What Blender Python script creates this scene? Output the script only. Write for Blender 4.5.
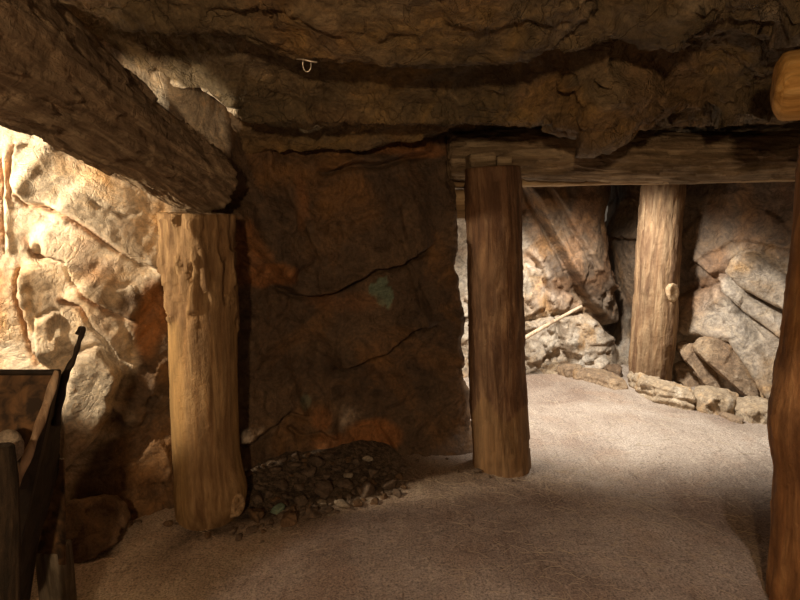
import bpy, bmesh, math, random
import numpy as np
from mathutils import Vector, Matrix

for o in list(bpy.data.objects):
    bpy.data.objects.remove(o)
SC = bpy.context.scene
COL = SC.collection
random.seed(7)
RNG = np.random.RandomState(11)

# ------------------------------------------------------------------ camera
CAMZ, PITCH, F = 1.5, math.radians(9.0), 600.0
cam_d = bpy.data.cameras.new('camera')
cam = bpy.data.objects.new('camera', cam_d)
COL.objects.link(cam)
cam.location = (0, 0, CAMZ)
cam.rotation_euler = (math.pi / 2 - PITCH, 0, 0)
cam_d.sensor_width = 36.0
cam_d.lens = F / 800.0 * 36.0
cam_d.clip_start = 0.02
SC.camera = cam
SC.view_settings.view_transform = 'Standard'
SC.view_settings.look = 'None'
SC.view_settings.exposure = 0.0
SC.view_settings.gamma = 1.0

w = bpy.data.worlds.new('world')
SC.world = w
w.use_nodes = True
w.node_tree.nodes['Background'].inputs[0].default_value = (1.0, 0.82, 0.62, 1)
w.node_tree.nodes['Background'].inputs[1].default_value = 0.10


def spot(name, loc, target, power, color, angle, blend=0.3, size=0.03):
    d = bpy.data.lights.new(name, 'SPOT')
    d.energy = power
    d.color = color
    d.spot_size = math.radians(angle)
    d.spot_blend = blend
    d.shadow_soft_size = size
    o = bpy.data.objects.new(name, d)
    o.location = loc
    o.rotation_euler = (Vector(target) - Vector(loc)).to_track_quat('-Z', 'Y').to_euler()
    COL.objects.link(o)
    return o


def point(name, loc, power, color, size=0.05):
    d = bpy.data.lights.new(name, 'POINT')
    d.energy = power
    d.color = color
    d.shadow_soft_size = size
    o = bpy.data.objects.new(name, d)
    o.location = loc
    COL.objects.link(o)
    return o


# wall washer beyond the left edge of the picture, lighting the pale wall and the left post from the side
spot('wall_spotlight', (-2.10, 1.96, 1.62), (-1.70, 2.60, 1.46), 140, (1.0, 0.80, 0.54), 82, 0.15, 0.03)
# spotlight of the side chamber, fixed high behind the crossbeam
spot('chamber_spotlight', (1.15, 4.14, 1.97), (1.70, 4.60, 0.0), 360, (1.0, 0.96, 0.88), 106, 0.6, 0.10)
point('side_tunnel_lamp', (-0.02, 4.65, 0.95), 13, (1.0, 0.95, 0.86), 0.05)
# tunnel lamp under the roof above the visitor
spot('tunnel_spotlight', (0.9, 0.9, 2.15), (0.9, 1.2, 0.0), 50, (1.0, 0.84, 0.76), 80, 0.10, 0.03)
# warm fill light added behind the camera, not a lamp of the tunnel
point('back_fill_light', (-0.3, -1.2, 1.86), 140, (1.0, 0.67, 0.37), 0.06)

# ------------------------------------------------------------------ picture <-> place
CT, ST = math.cos(PITCH), math.sin(PITCH)


def ray(px, py):
    a, b = (px - 400) / F, -(py - 300) / F
    # forward (0,CT,-ST), up (0,ST,CT), right (1,0,0)
    return Vector((a, CT + b * ST, -ST + b * CT))


def at(px, py, Y):
    r = ray(px, py)
    k = Y / r.y
    return Vector((r.x * k, Y, CAMZ + r.z * k))


def gnd(px, py, z=0.0):
    r = ray(px, py)
    k = (z - CAMZ) / r.z
    return Vector((r.x * k, r.y * k, z))


def proj(P):
    X, Y, Z = P[:, 0], P[:, 1], P[:, 2] - CAMZ
    zc = np.maximum(Y * CT - Z * ST, 0.05)
    return 400 + F * X / zc, 300 - F * (Y * ST + Z * CT) / zc


# ------------------------------------------------------------------ vector noise
def _h(ix, iy, iz, s):
    n = (ix.astype(np.int64) * 374761393 + iy.astype(np.int64) * 668265263 +
         iz.astype(np.int64) * 2147483647 + s * 1274126177) & 0xffffffff
    n = ((n ^ (n >> 13)) * 1274126177) & 0xffffffff
    n = ((n ^ (n >> 16)) * 2246822519) & 0xffffffff
    n = n ^ (n >> 15)
    return n.astype(np.float64) / 4294967295.0


def perlin(P, s=0):
    I = np.floor(P)
    f = P - I
    I = I.astype(np.int64)
    u = f * f * f * (f * (f * 6 - 15) + 10)
    out = 0
    for dx in (0, 1):
        wx = u[:, 0] if dx else 1 - u[:, 0]
        for dy in (0, 1):
            wy = u[:, 1] if dy else 1 - u[:, 1]
            for dz in (0, 1):
                wz = u[:, 2] if dz else 1 - u[:, 2]
                a, b, c = I[:, 0] + dx, I[:, 1] + dy, I[:, 2] + dz
                gx = _h(a, b, c, s) * 2 - 1
                gy = _h(a, b, c, s + 71) * 2 - 1
                gz = _h(a, b, c, s + 143) * 2 - 1
                out = out + wx * wy * wz * (gx * (f[:, 0] - dx) + gy * (f[:, 1] - dy) + gz * (f[:, 2] - dz))
    return out * 1.3


def fbm(P, o=4, s=0, g=0.5):
    r, a, k = 0, 1.0, 1.0
    for i in range(o):
        r = r + a * perlin(P * k + i * 17.3, s + i)
        a *= g
        k *= 2.03
    return r


def ridged(P, o=4, s=0, g=0.5):
    r, a, k = 0, 1.0, 1.0
    for i in range(o):
        r = r + a * (1 - 2 * np.abs(perlin(P * k + i * 9.1, s + i)))
        a *= g
        k *= 2.07
    return r / 2 - 0.4


def facet(P, s=0, tilt=0.6, off=0.35):
    """broken-rock relief: every voronoi cell is a tilted flat face"""
    I = np.floor(P).astype(np.int64)
    best = np.full(len(P), 1e9)
    val = np.zeros(len(P))
    for dx in (-1, 0, 1):
        for dy in (-1, 0, 1):
            for dz in (-1, 0, 1):
                a, b, c = I[:, 0] + dx, I[:, 1] + dy, I[:, 2] + dz
                ex = P[:, 0] - (a + _h(a, b, c, s))
                ey = P[:, 1] - (b + _h(a, b, c, s + 5))
                ez = P[:, 2] - (c + _h(a, b, c, s + 9))
                d = ex * ex + ey * ey + ez * ez
                v = tilt * (ex * (_h(a, b, c, s + 21) * 2 - 1) + ey * (_h(a, b, c, s + 22) * 2 - 1) +
                            ez * (_h(a, b, c, s + 23) * 2 - 1)) + off * (_h(a, b, c, s + 24) * 2 - 1)
                m = d < best
                best = np.where(m, d, best)
                val = np.where(m, v, val)
    return val


def sstep(a, b, x):
    t = np.clip((x - a) / (b - a), 0, 1)
    return t * t * (3 - 2 * t)


# ------------------------------------------------------------------ rock features on a wall (traced outline, real depth)
def seg_dist(px, py, poly, closed=False):
    n = len(poly)
    best = np.full(px.shape, 1e9)
    sign = np.ones(px.shape)
    par = np.zeros(px.shape)
    tot = 0
    L = []
    rng = range(n if closed else n - 1)
    for i in rng:
        a, b = poly[i], poly[(i + 1) % n]
        L.append(math.hypot(b[0] - a[0], b[1] - a[1]))
    T = sum(L)
    for k, i in enumerate(rng):
        a, b = poly[i], poly[(i + 1) % n]
        ax, ay = a
        vx, vy = b[0] - ax, b[1] - ay
        l2 = vx * vx + vy * vy + 1e-9
        t = np.clip(((px - ax) * vx + (py - ay) * vy) / l2, 0, 1)
        dx, dy = px - ax - t * vx, py - ay - t * vy
        d = np.sqrt(dx * dx + dy * dy)
        cr = vx * (py - ay) - vy * (px - ax)
        m = d < best
        best = np.where(m, d, best)
        sign = np.where(m, np.where(cr < 0, 1.0, -1.0), sign)
        par = np.where(m, (tot + t * L[k]) / T, par)
        tot += L[k]
    if not closed:
        xs = np.array([p[0] for p in poly], float)
        ys = np.array([p[1] for p in poly], float)
        if np.all(np.diff(xs) > 0) and np.ptp(xs) > 0.6 * np.ptp(ys):
            e0 = (ys[1] - ys[0]) / (xs[1] - xs[0])
            e1 = (ys[-1] - ys[-2]) / (xs[-1] - xs[-2])
            lim = np.interp(px, xs, ys) + np.minimum(px - xs[0], 0) * e0 + np.maximum(px - xs[-1], 0) * e1
            sign = np.where(py < lim, 1.0, -1.0)
        elif np.all(np.diff(ys) > 0):
            sign = np.where(px > np.interp(py, ys, xs), 1.0, -1.0)
    return best, sign, par


def ledge(px, py, poly, amp, width=40, groove=0.02, gw=2.0, wob=None):
    """rock on the upper-left side (looking along the line from left to right: the side above it) juts out"""
    if wob is not None:
        px = px + wob * 3
        py = py + wob * 4
    d, s, t = seg_dist(px, py, poly)
    ax, ay = poly[0]
    cx, cy = poly[-1][0] - ax, poly[-1][1] - ay
    t = ((px - ax) * cx + (py - ay) * cy) / (cx * cx + cy * cy)
    end = sstep(0, 0.12, t) * sstep(0, 0.12, 1 - t)
    sd = d * s
    up = sstep(-0.8, 2.2, sd) * np.exp(-np.maximum(sd, 0) / width)
    return end * (amp * up - groove * np.exp(-(sd + gw * 0.6) ** 2 / gw ** 2))


def block(px, py, poly, amp, edge=5, wob=None):
    if wob is not None:
        px = px + wob * 4
        py = py + wob * 4
    d, s, t = seg_dist(px, py, poly, True)
    inside = np.zeros(px.shape, bool)
    n = len(poly)
    j = n - 1
    for i in range(n):
        xi, yi = poly[i]
        xj, yj = poly[j]
        c = ((yi > py) != (yj > py)) & (px < (xj - xi) * (py - yi) / (yj - yi + 1e-9) + xi)
        inside ^= c
        j = i
    sd = np.where(inside, d, -d)
    q = np.clip(sd / edge, 0, 1)
    return amp * np.sqrt(1 - (1 - q) ** 2) * (sd > 0) - 0.02 * np.exp(-(sd / 1.6) ** 2)


# ------------------------------------------------------------------ materials
def new_mat(name):
    m = bpy.data.materials.new(name)
    m.use_nodes = True
    nt = m.node_tree
    for n in list(nt.nodes):
        nt.nodes.remove(n)
    out = nt.nodes.new('ShaderNodeOutputMaterial')
    b = nt.nodes.new('ShaderNodeBsdfPrincipled')
    nt.links.new(b.outputs[0], out.inputs[0])
    return m, nt, b


def N(nt, t, **kw):
    n = nt.nodes.new(t)
    for k, v in kw.items():
        if k in n.inputs.keys():
            n.inputs[k].default_value = v
        else:
            setattr(n, k, v)
    return n


def ramp(nt, src, stops):
    r = nt.nodes.new('ShaderNodeValToRGB')
    e = r.color_ramp.elements
    while len(e) < len(stops):
        e.new(0.5)
    for i, (p, c) in enumerate(stops):
        e[i].position = p
        e[i].color = (c[0], c[1], c[2], 1)
    nt.links.new(src, r.inputs[0])
    return r.outputs[0]


def mixc(nt, fac, a, b, mode='MIX'):
    m = nt.nodes.new('ShaderNodeMix')
    m.data_type = 'RGBA'
    m.blend_type = mode
    m.clamp_factor = True
    for i, v in ((0, fac), (6, a), (7, b)):
        if isinstance(v, (int, float)):
            m.inputs[i].default_value = v
        elif isinstance(v, tuple):
            m.inputs[i].default_value = (v[0], v[1], v[2], 1)
        else:
            nt.links.new(v, m.inputs[i])
    return m.outputs[2]


def grey(nt, src, a, b, lo=0.0, hi=1.0):
    m = nt.nodes.new('ShaderNodeMapRange')
    m.inputs[1].default_value = a
    m.inputs[2].default_value = b
    m.inputs[3].default_value = lo
    m.inputs[4].default_value = hi
    nt.links.new(src, m.inputs[0])
    return m.outputs[0]


def rock_mat(name, dark, mid, rust, pale, scale=1.0, pale_amt=0.2, rust_amt=0.4, attr=None, palecol=None,
             bump=0.5, rough=0.82, stretch=(1, 1, 1), vein=0.7):
    m, nt, b = new_mat(name)
    tc = N(nt, 'ShaderNodeTexCoord')
    mp = N(nt, 'ShaderNodeMapping')
    mp.inputs['Scale'].default_value = stretch
    nt.links.new(tc.outputs['Object'], mp.inputs[0])
    co = mp.outputs[0]

    def noise(sc, det=6, dist=0.0, rg=0.55):
        n = N(nt, 'ShaderNodeTexNoise')
        n.inputs['Scale'].default_value = sc * scale
        n.inputs['Detail'].default_value = det
        n.inputs['Distortion'].default_value = dist
        n.inputs['Roughness'].default_value = rg
        nt.links.new(co, n.inputs['Vector'])
        return n
    base = mixc(nt, grey(nt, noise(2.1, 8, 0.6).outputs[0], 0.35, 0.65), dark, mid)
    rn = noise(1.5, 9, 1.2)
    rmask = grey(nt, rn.outputs[0], 0.62 - 0.22 * rust_amt, 0.72 - 0.12 * rust_amt, 0, 0.85)
    base = mixc(nt, rmask, base, rust)
    pn = noise(4.3, 10, 0.9, 0.65)
    pmask = grey(nt, pn.outputs[0], 0.66 - 0.2 * pale_amt, 0.80 - 0.16 * pale_amt, 0, 0.8)
    base = mixc(nt, pmask, base, pale)
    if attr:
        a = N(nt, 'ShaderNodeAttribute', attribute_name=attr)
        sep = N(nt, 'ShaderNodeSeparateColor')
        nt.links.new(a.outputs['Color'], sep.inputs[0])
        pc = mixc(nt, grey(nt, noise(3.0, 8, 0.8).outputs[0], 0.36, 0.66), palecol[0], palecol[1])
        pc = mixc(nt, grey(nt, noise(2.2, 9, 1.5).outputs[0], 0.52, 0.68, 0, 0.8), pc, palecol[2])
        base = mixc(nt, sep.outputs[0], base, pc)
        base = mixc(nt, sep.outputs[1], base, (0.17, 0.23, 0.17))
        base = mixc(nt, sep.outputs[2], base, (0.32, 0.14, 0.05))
    vn = noise(7.0, 10, 2.2, 0.7)
    base = mixc(nt, vein, base, ramp(nt, vn.outputs[0], [(0.36, (0.42, 0.38, 0.34)), (0.5, (0.95, 0.95, 0.95)), (0.66, (1.45, 1.38, 1.25))]), 'MULTIPLY')
    sp = noise(55, 4, 0, 0.7)
    base = mixc(nt, 0.55, base, ramp(nt, sp.outputs[0], [(0.3, (0.45, 0.43, 0.42)), (0.5, (0.95, 0.95, 0.95)), (0.72, (1.5, 1.45, 1.35))]), 'MULTIPLY')
    nt.links.new(base, b.inputs['Base Color'])
    b.inputs['Roughness'].default_value = rough
    b.inputs['Specular IOR Level'].default_value = 0.35
    # bumps: coarse grain, fine grain and wandering hairline cracks
    h1 = noise(9, 12, 0.9, 0.66)
    h2 = noise(48, 6, 0.0, 0.6)
    s1 = nt.nodes.new('ShaderNodeMath')
    s1.operation = 'MULTIPLY_ADD'
    s1.inputs[1].default_value = 0.22
    nt.links.new(h2.outputs[0], s1.inputs[0])
    nt.links.new(h1.outputs[0], s1.inputs[2])
    last = s1.outputs[0]
    for csc, cd in ((1.9, 1.3), (4.5, 0.8)):
        cn = noise(csc, 5, cd, 0.5)
        ab = nt.nodes.new('ShaderNodeMath')
        ab.operation = 'SUBTRACT'
        ab.inputs[1].default_value = 0.5
        nt.links.new(cn.outputs[0], ab.inputs[0])
        ab2 = nt.nodes.new('ShaderNodeMath')
        ab2.operation = 'ABSOLUTE'
        nt.links.new(ab.outputs[0], ab2.inputs[0])
        cr = grey(nt, ab2.outputs[0], 0.0, 0.007, -0.14, 0.0)
        ad = nt.nodes.new('ShaderNodeMath')
        ad.operation = 'ADD'
        nt.links.new(last, ad.inputs[0])
        nt.links.new(cr, ad.inputs[1])
        last = ad.outputs[0]
    s2 = ad
    bp = N(nt, 'ShaderNodeBump')
    bp.inputs['Strength'].default_value = bump
    bp.inputs['Distance'].default_value = 0.05
    nt.links.new(s2.outputs[0], bp.inputs['Height'])
    nt.links.new(bp.outputs[0], b.inputs['Normal'])
    return m


def wood_mat(name, c_dark, c_mid, c_light, grain=1.0, bump=0.5, two=None, rough=0.8, vein=0.7, iso=0.35):
    """timber; grain runs along the object's own Z. two = colour of the stripped lower zone (attribute 'zone')"""
    m, nt, b = new_mat(name)
    tc = N(nt, 'ShaderNodeTexCoord')
    mp = N(nt, 'ShaderNodeMapping')
    mp.inputs['Scale'].default_value = (1, 1, 0.12)
    nt.links.new(tc.outputs['Object'], mp.inputs[0])

    def noise(sc, det=6, dist=0.0, vec=None, rg=0.6):
        n = N(nt, 'ShaderNodeTexNoise')
        n.inputs['Scale'].default_value = sc
        n.inputs['Detail'].default_value = det
        n.inputs['Distortion'].default_value = dist
        n.inputs['Roughness'].default_value = rg
        nt.links.new(vec or mp.outputs[0], n.inputs['Vector'])
        return n
    g = noise(26 * grain, 8, 0.8)
    base = ramp(nt, g.outputs[0], [(0.38, c_dark), (0.5, c_mid), (0.61, c_light)])
    bl = noise(3.2, 6, 0.8, tc.outputs['Object'])
    base = mixc(nt, grey(nt, bl.outputs[0], 0.42, 0.66, 0, 0.75), base, c_dark)
    bl2 = noise(1.8, 5, 0.6, tc.outputs['Object'])
    base = mixc(nt, grey(nt, bl2.outputs[0], 0.5, 0.7, 0, 0.55), base, c_light)
    if two:
        a = N(nt, 'ShaderNodeAttribute', attribute_name='zone')
        sep = N(nt, 'ShaderNodeSeparateColor')
        nt.links.new(a.outputs['Color'], sep.inputs[0])
        g2 = ramp(nt, g.outputs[0], [(0.3, tuple(x * 0.7 for x in two)), (0.7, tuple(x * 1.15 for x in two))])
        base = mixc(nt, sep.outputs[0], base, g2)
    nt.links.new(base, b.inputs['Base Color'])
    b.inputs['Roughness'].default_value = rough
    b.inputs['Specular IOR Level'].default_value = 0.3
    vn = noise(9.0 * grain, 9, 1.8, None, 0.7)
    lk = b.inputs['Base Color'].links[0].from_socket
    base = mixc(nt, vein, lk, ramp(nt, vn.outputs[0], [(0.36, (0.38, 0.34, 0.30)), (0.5, (0.95, 0.95, 0.95)), (0.66, (1.4, 1.35, 1.25))]), 'MULTIPLY')
    nt.links.new(base, b.inputs['Base Color'])
    f = noise(60 * grain, 8, 0.3)
    s1 = nt.nodes.new('ShaderNodeMath')
    s1.operation = 'MULTIPLY_ADD'
    s1.inputs[1].default_value = 0.4
    nt.links.new(f.outputs[0], s1.inputs[0])
    nt.links.new(g.outputs[0], s1.inputs[2])
    ic = noise(30, 8, 0.8, tc.outputs['Object'], 0.65)
    s2 = nt.nodes.new('ShaderNodeMath')
    s2.operation = 'MULTIPLY_ADD'
    s2.inputs[1].default_value = iso * 2
    nt.links.new(ic.outputs[0], s2.inputs[0])
    nt.links.new(s1.outputs[0], s2.inputs[2])
    s1 = s2
    bp = N(nt, 'ShaderNodeBump')
    bp.inputs['Strength'].default_value = bump
    bp.inputs['Distance'].default_value = 0.02
    nt.links.new(s1.outputs[0], bp.inputs['Height'])
    nt.links.new(bp.outputs[0], b.inputs['Normal'])
    return m


def metal_mat(name, c1, c2, rough=0.6, metallic=0.6, scale=9):
    m, nt, b = new_mat(name)
    tc = N(nt, 'ShaderNodeTexCoord')
    n = N(nt, 'ShaderNodeTexNoise')
    n.inputs['Scale'].default_value = scale
    n.inputs['Detail'].default_value = 9
    n.inputs['Distortion'].default_value = 0.5
    nt.links.new(tc.outputs['Object'], n.inputs['Vector'])
    base = ramp(nt, n.outputs[0], [(0.38, c1), (0.62, c2)])
    nt.links.new(base, b.inputs['Base Color'])
    b.inputs['Roughness'].default_value = rough
    b.inputs['Metallic'].default_value = metallic
    bp = N(nt, 'ShaderNodeBump')
    bp.inputs['Strength'].default_value = 0.4
    bp.inputs['Distance'].default_value = 0.01
    nt.links.new(n.outputs[0], bp.inputs['Height'])
    nt.links.new(bp.outputs[0], b.inputs['Normal'])
    return m


PALE = ((0.50, 0.40, 0.29), (0.70, 0.62, 0.51), (0.58, 0.34, 0.13))
M = {}
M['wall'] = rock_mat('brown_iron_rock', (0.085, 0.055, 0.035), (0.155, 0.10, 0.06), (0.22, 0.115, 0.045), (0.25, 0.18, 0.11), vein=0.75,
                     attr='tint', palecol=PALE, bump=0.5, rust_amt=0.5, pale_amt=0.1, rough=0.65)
M['ceil'] = rock_mat('brown_roof_rock', (0.12, 0.09, 0.05), (0.24, 0.175, 0.10), (0.34, 0.22, 0.08), (0.42, 0.33, 0.20),
                     attr='tint', palecol=PALE, bump=1.0, rust_amt=0.5, pale_amt=0.35, rough=0.6)
M['pale'] = rock_mat('pale_sandstone', (0.34, 0.25, 0.16), (0.50, 0.39, 0.27), (0.52, 0.30, 0.12), (0.62, 0.54, 0.43),
                     scale=1.6, bump=0.5, rust_amt=0.5, pale_amt=0.6)
M['tan'] = rock_mat('tan_slab_rock', (0.24, 0.16, 0.10), (0.38, 0.27, 0.17), (0.42, 0.24, 0.10), (0.50, 0.40, 0.29),
                    scale=1.6, bump=0.5, rust_amt=0.5, pale_amt=0.4)
M['boulder'] = rock_mat('brown_boulder_rock', (0.13, 0.08, 0.045), (0.24, 0.15, 0.09), (0.3, 0.16, 0.07), (0.34, 0.27, 0.19),
                        scale=2.0, bump=0.5, pale_amt=0.2)
M['pebble'] = rock_mat('dark_rubble', (0.11, 0.08, 0.06), (0.22, 0.16, 0.12), (0.26, 0.14, 0.07), (0.34, 0.28, 0.22),
                       scale=3.0, bump=0.4, pale_amt=0.3)
M['pebble_pale'] = rock_mat('pale_pebble', (0.30, 0.25, 0.20), (0.42, 0.36, 0.29), (0.35, 0.24, 0.14), (0.55, 0.48, 0.4),
                            scale=3.0, bump=0.3)
M['pebble_green'] = rock_mat('green_copper_pebble', (0.14, 0.20, 0.15), (0.22, 0.30, 0.23), (0.20, 0.18, 0.12), (0.35, 0.42, 0.34),
                             scale=3.0, bump=0.3)
M['post_left'] = wood_mat('post_wood_left', (0.17, 0.095, 0.045), (0.27, 0.165, 0.08), (0.36, 0.235, 0.12), bump=0.5, vein=0.6,
                          two=(0.36, 0.225, 0.095))
M['post_mid'] = wood_mat('post_wood_middle', (0.12, 0.062, 0.035), (0.20, 0.11, 0.06), (0.30, 0.18, 0.10), bump=0.5,
                         two=(0.30, 0.18, 0.09))
M['post_far'] = wood_mat('post_wood_far', (0.15, 0.08, 0.04), (0.24, 0.145, 0.075), (0.34, 0.225, 0.125), bump=0.6)
M['post_right'] = wood_mat('post_wood_right', (0.20, 0.09, 0.03), (0.34, 0.16, 0.055), (0.45, 0.24, 0.09), grain=0.6, bump=0.5)
M['beam'] = wood_mat('beam_bark', (0.19, 0.13, 0.08), (0.31, 0.22, 0.14), (0.46, 0.35, 0.23), grain=1.2, bump=0.8, vein=0.6, iso=1.0)
M['lintel'] = wood_mat('crossbeam_wood', (0.16, 0.115, 0.07), (0.29, 0.21, 0.13), (0.46, 0.36, 0.24), grain=0.9, bump=0.7, iso=0.6)
M['dark_wood'] = wood_mat('dark_stained_wood', (0.02, 0.014, 0.009), (0.05, 0.033, 0.02), (0.09, 0.06, 0.035), grain=1.0, bump=0.6)
M['grey_wood'] = wood_mat('grey_sawn_wood', (0.10, 0.08, 0.06), (0.17, 0.14, 0.10), (0.25, 0.21, 0.16), grain=1.0, bump=0.4)
M['plank'] = wood_mat('pale_plank_wood', (0.26, 0.17, 0.09), (0.42, 0.29, 0.16), (0.55, 0.42, 0.26), grain=0.8, bump=0.5)
M['cut'] = wood_mat('cut_end_wood', (0.42, 0.22, 0.06), (0.58, 0.33, 0.10), (0.66, 0.42, 0.16), grain=1, bump=0.2)
M['knot'] = wood_mat('knot_wood', (0.30, 0.19, 0.10), (0.44, 0.30, 0.17), (0.55, 0.40, 0.25), grain=1.4, bump=0.3)
M['knot_dark'] = wood_mat('dark_knot_wood', (0.14, 0.075, 0.04), (0.24, 0.14, 0.08), (0.32, 0.2, 0.11), grain=1.4, bump=0.4)
M['stick'] = wood_mat('weathered_stick', (0.30, 0.20, 0.13), (0.48, 0.34, 0.23), (0.60, 0.46, 0.33), grain=1.6, bump=0.4)
M['handle'] = wood_mat('tool_handle_wood', (0.40, 0.28, 0.18), (0.55, 0.41, 0.28), (0.65, 0.52, 0.38), grain=1.6, bump=0.2)
M['rust'] = metal_mat('rusty_sheet', (0.04, 0.024, 0.014), (0.20, 0.11, 0.05), 0.7, 0.2, 22)
M['iron'] = metal_mat('dark_iron', (0.02, 0.016, 0.013), (0.05, 0.035, 0.025), 0.7, 0.4, 20)
M['greyiron'] = metal_mat('grey_knob', (0.16, 0.15, 0.14), (0.28, 0.27, 0.25), 0.7, 0.1, 20)
M['steel'] = metal_mat('bright_steel', (0.5, 0.46, 0.38), (0.75, 0.70, 0.6), 0.3, 0.9, 30)


def floor_mat():
    m, nt, b = new_mat('packed_dirt')
    tc = N(nt, 'ShaderNodeTexCoord')

    def noise(sc, det=6, dist=0.0, rg=0.55, vec=None):
        n = N(nt, 'ShaderNodeTexNoise')
        n.inputs['Scale'].default_value = sc
        n.inputs['Detail'].default_value = det
        n.inputs['Distortion'].default_value = dist
        n.inputs['Roughness'].default_value = rg
        nt.links.new(vec or tc.outputs['Object'], n.inputs['Vector'])
        return n
    base = ramp(nt, noise(1.3, 9, 0.5).outputs[0], [(0.36, (0.26, 0.19, 0.145)), (0.5, (0.36, 0.285, 0.225)), (0.66, (0.46, 0.38, 0.31))])
    base = mixc(nt, grey(nt, noise(2.4, 7, 1.0).outputs[0], 0.5, 0.72, 0, 0.45), base, (0.36, 0.23, 0.15))
    # straw bits and grit pressed into the dirt
    for k, (ang, sc) in enumerate(((0.4, 30), (1.5, 34), (2.5, 28))):
        mp = N(nt, 'ShaderNodeMapping')
        mp.inputs['Rotation'].default_value = (0, 0, ang)
        mp.inputs['Scale'].default_value = (1, 0.16, 1)
        nt.links.new(tc.outputs['Object'], mp.inputs[0])
        s = noise(sc, 3, 0.9, 0.5, mp.outputs[0])
        base = mixc(nt, grey(nt, s.outputs[0], 0.62, 0.72, 0, 0.28), base, (0.60, 0.50, 0.38))
        base = mixc(nt, grey(nt, s.outputs[0], 0.36, 0.28, 0, 0.35), base, (0.15, 0.10, 0.07))
    ga = N(nt, 'ShaderNodeAttribute', attribute_name='grit')
    gs = N(nt, 'ShaderNodeSeparateColor')
    nt.links.new(ga.outputs['Color'], gs.inputs[0])
    gc = ramp(nt, noise(38, 6, 0.5).outputs[0], [(0.4, (0.06, 0.045, 0.035)), (0.62, (0.17, 0.125, 0.09))])
    base = mixc(nt, gs.outputs[0], base, gc)
    g = noise(110, 4, 0, 0.7)
    base = mixc(nt, 0.7, base, ramp(nt, g.outputs[0], [(0.36, (0.28, 0.26, 0.24)), (0.49, (1, 1, 1)), (0.66, (1.6, 1.55, 1.5))]), 'MULTIPLY')
    nt.links.new(base, b.inputs['Base Color'])
    b.inputs['Roughness'].default_value = 0.9
    b.inputs['Specular IOR Level'].default_value = 0.25
    h = nt.nodes.new('ShaderNodeMath')
    h.operation = 'MULTIPLY_ADD'
    h.inputs[1].default_value = 0.35
    nt.links.new(g.outputs[0], h.inputs[0])
    nt.links.new(noise(16, 10, 0.7, 0.6).outputs[0], h.inputs[2])
    bp = N(nt, 'ShaderNodeBump')
    bp.inputs['Strength'].default_value = 0.6
    bp.inputs['Distance'].default_value = 0.03
    nt.links.new(h.outputs[0], bp.inputs['Height'])
    nt.links.new(bp.outputs[0], b.inputs['Normal'])
    return m


M['floor'] = floor_mat()


# ------------------------------------------------------------------ object helpers
def tag(o, label=None, cat=None, group=None, kind=None):
    if label:
        o['label'] = label
    if cat:
        o['category'] = cat
    if group:
        o['group'] = group
    if kind:
        o['kind'] = kind
    return o


def mesh_np(name, V, Fq, mat, parent=None, attr=None, smooth=True):
    me = bpy.data.meshes.new(name)
    me.from_pydata([tuple(v) for v in V.tolist()] if hasattr(V, 'tolist') else V, [], Fq.tolist() if hasattr(Fq, 'tolist') else Fq)
    me.update()
    if attr:
        for an, arr in attr.items():
            a = me.color_attributes.new(an, 'FLOAT_COLOR', 'POINT')
            a.data.foreach_set('color', arr.astype(np.float32).ravel())
    if smooth:
        me.polygons.foreach_set('use_smooth', [True] * len(me.polygons))
    me.materials.append(mat)
    o = bpy.data.objects.new(name, me)
    COL.objects.link(o)
    if parent:
        o.parent = parent
    return o


def empty(name, loc=(0, 0, 0)):
    o = bpy.data.objects.new(name, None)
    o.location = loc
    o.empty_display_size = 0.1
    COL.objects.link(o)
    return o


def grid_faces(nu, nv, off=0):
    i = np.arange(nu - 1)[:, None] * nv + np.arange(nv - 1)[None, :] + off
    return np.stack([i, i + nv, i + nv + 1, i + 1], -1).reshape(-1, 4)


def plan_grid(plan, z0, z1, du, dz, top=None):
    """vertical wall over a smoothed plan polyline"""
    pts = np.array(plan, float)
    for _ in range(2):
        q = [pts[0]]
        for a, b in zip(pts[:-1], pts[1:]):
            q += [a * .75 + b * .25, a * .25 + b * .75]
        q.append(pts[-1])
        pts = np.array(q)
    seg = np.linalg.norm(np.diff(pts, axis=0), axis=1)
    s = np.r_[0, np.cumsum(seg)]
    nu = int(s[-1] / du) + 1
    nv = int((z1 - z0) / dz) + 1
    ss = np.linspace(0, s[-1], nu)
    X = np.interp(ss, s, pts[:, 0])
    Y = np.interp(ss, s, pts[:, 1])
    tx, ty = np.gradient(X), np.gradient(Y)
    l = np.hypot(tx, ty) + 1e-9
    nx, ny = ty / l, -tx / l          # right-hand side of the walking direction
    z = np.linspace(z0, z1, nv)
    P = np.zeros((nu, nv, 3))
    P[:, :, 0] = X[:, None]
    P[:, :, 1] = Y[:, None]
    P[:, :, 2] = z[None, :]
    Nn = np.zeros((nu, nv, 3))
    Nn[:, :, 0] = nx[:, None]
    Nn[:, :, 1] = ny[:, None]
    return P, Nn, nu, nv


# ------------------------------------------------------------------ floor
def floor_h(X, Y):
    P = np.stack([X, Y, np.zeros_like(X)], -1)
    h = 0.018 * fbm(P * 0.9, 3, 3) + 0.010 * fbm(P * 4.0, 4, 8) + 0.004 * ridged(P * 13.0, 3, 5)
    # rubble bank against the brown wall
    t = np.clip((X + 1.35) / 1.75, 0, 1)
    wy = np.interp(X, [-1.9, -1.3, -1.0, -0.6, 0.0, 0.4], [2.5, 2.74, 3.0, 3.4, 3.6, 3.6])
    d = wy - Y
    wgt = sstep(-1.25, -0.85, X) * sstep(0.12, -0.28, X)
    h = h + wgt * 0.10 * sstep(0.50, 0.0, d) * (d > -0.6)
    return h


def fz(x, y):
    return float(floor_h(np.array([x]), np.array([y]))[0])


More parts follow.
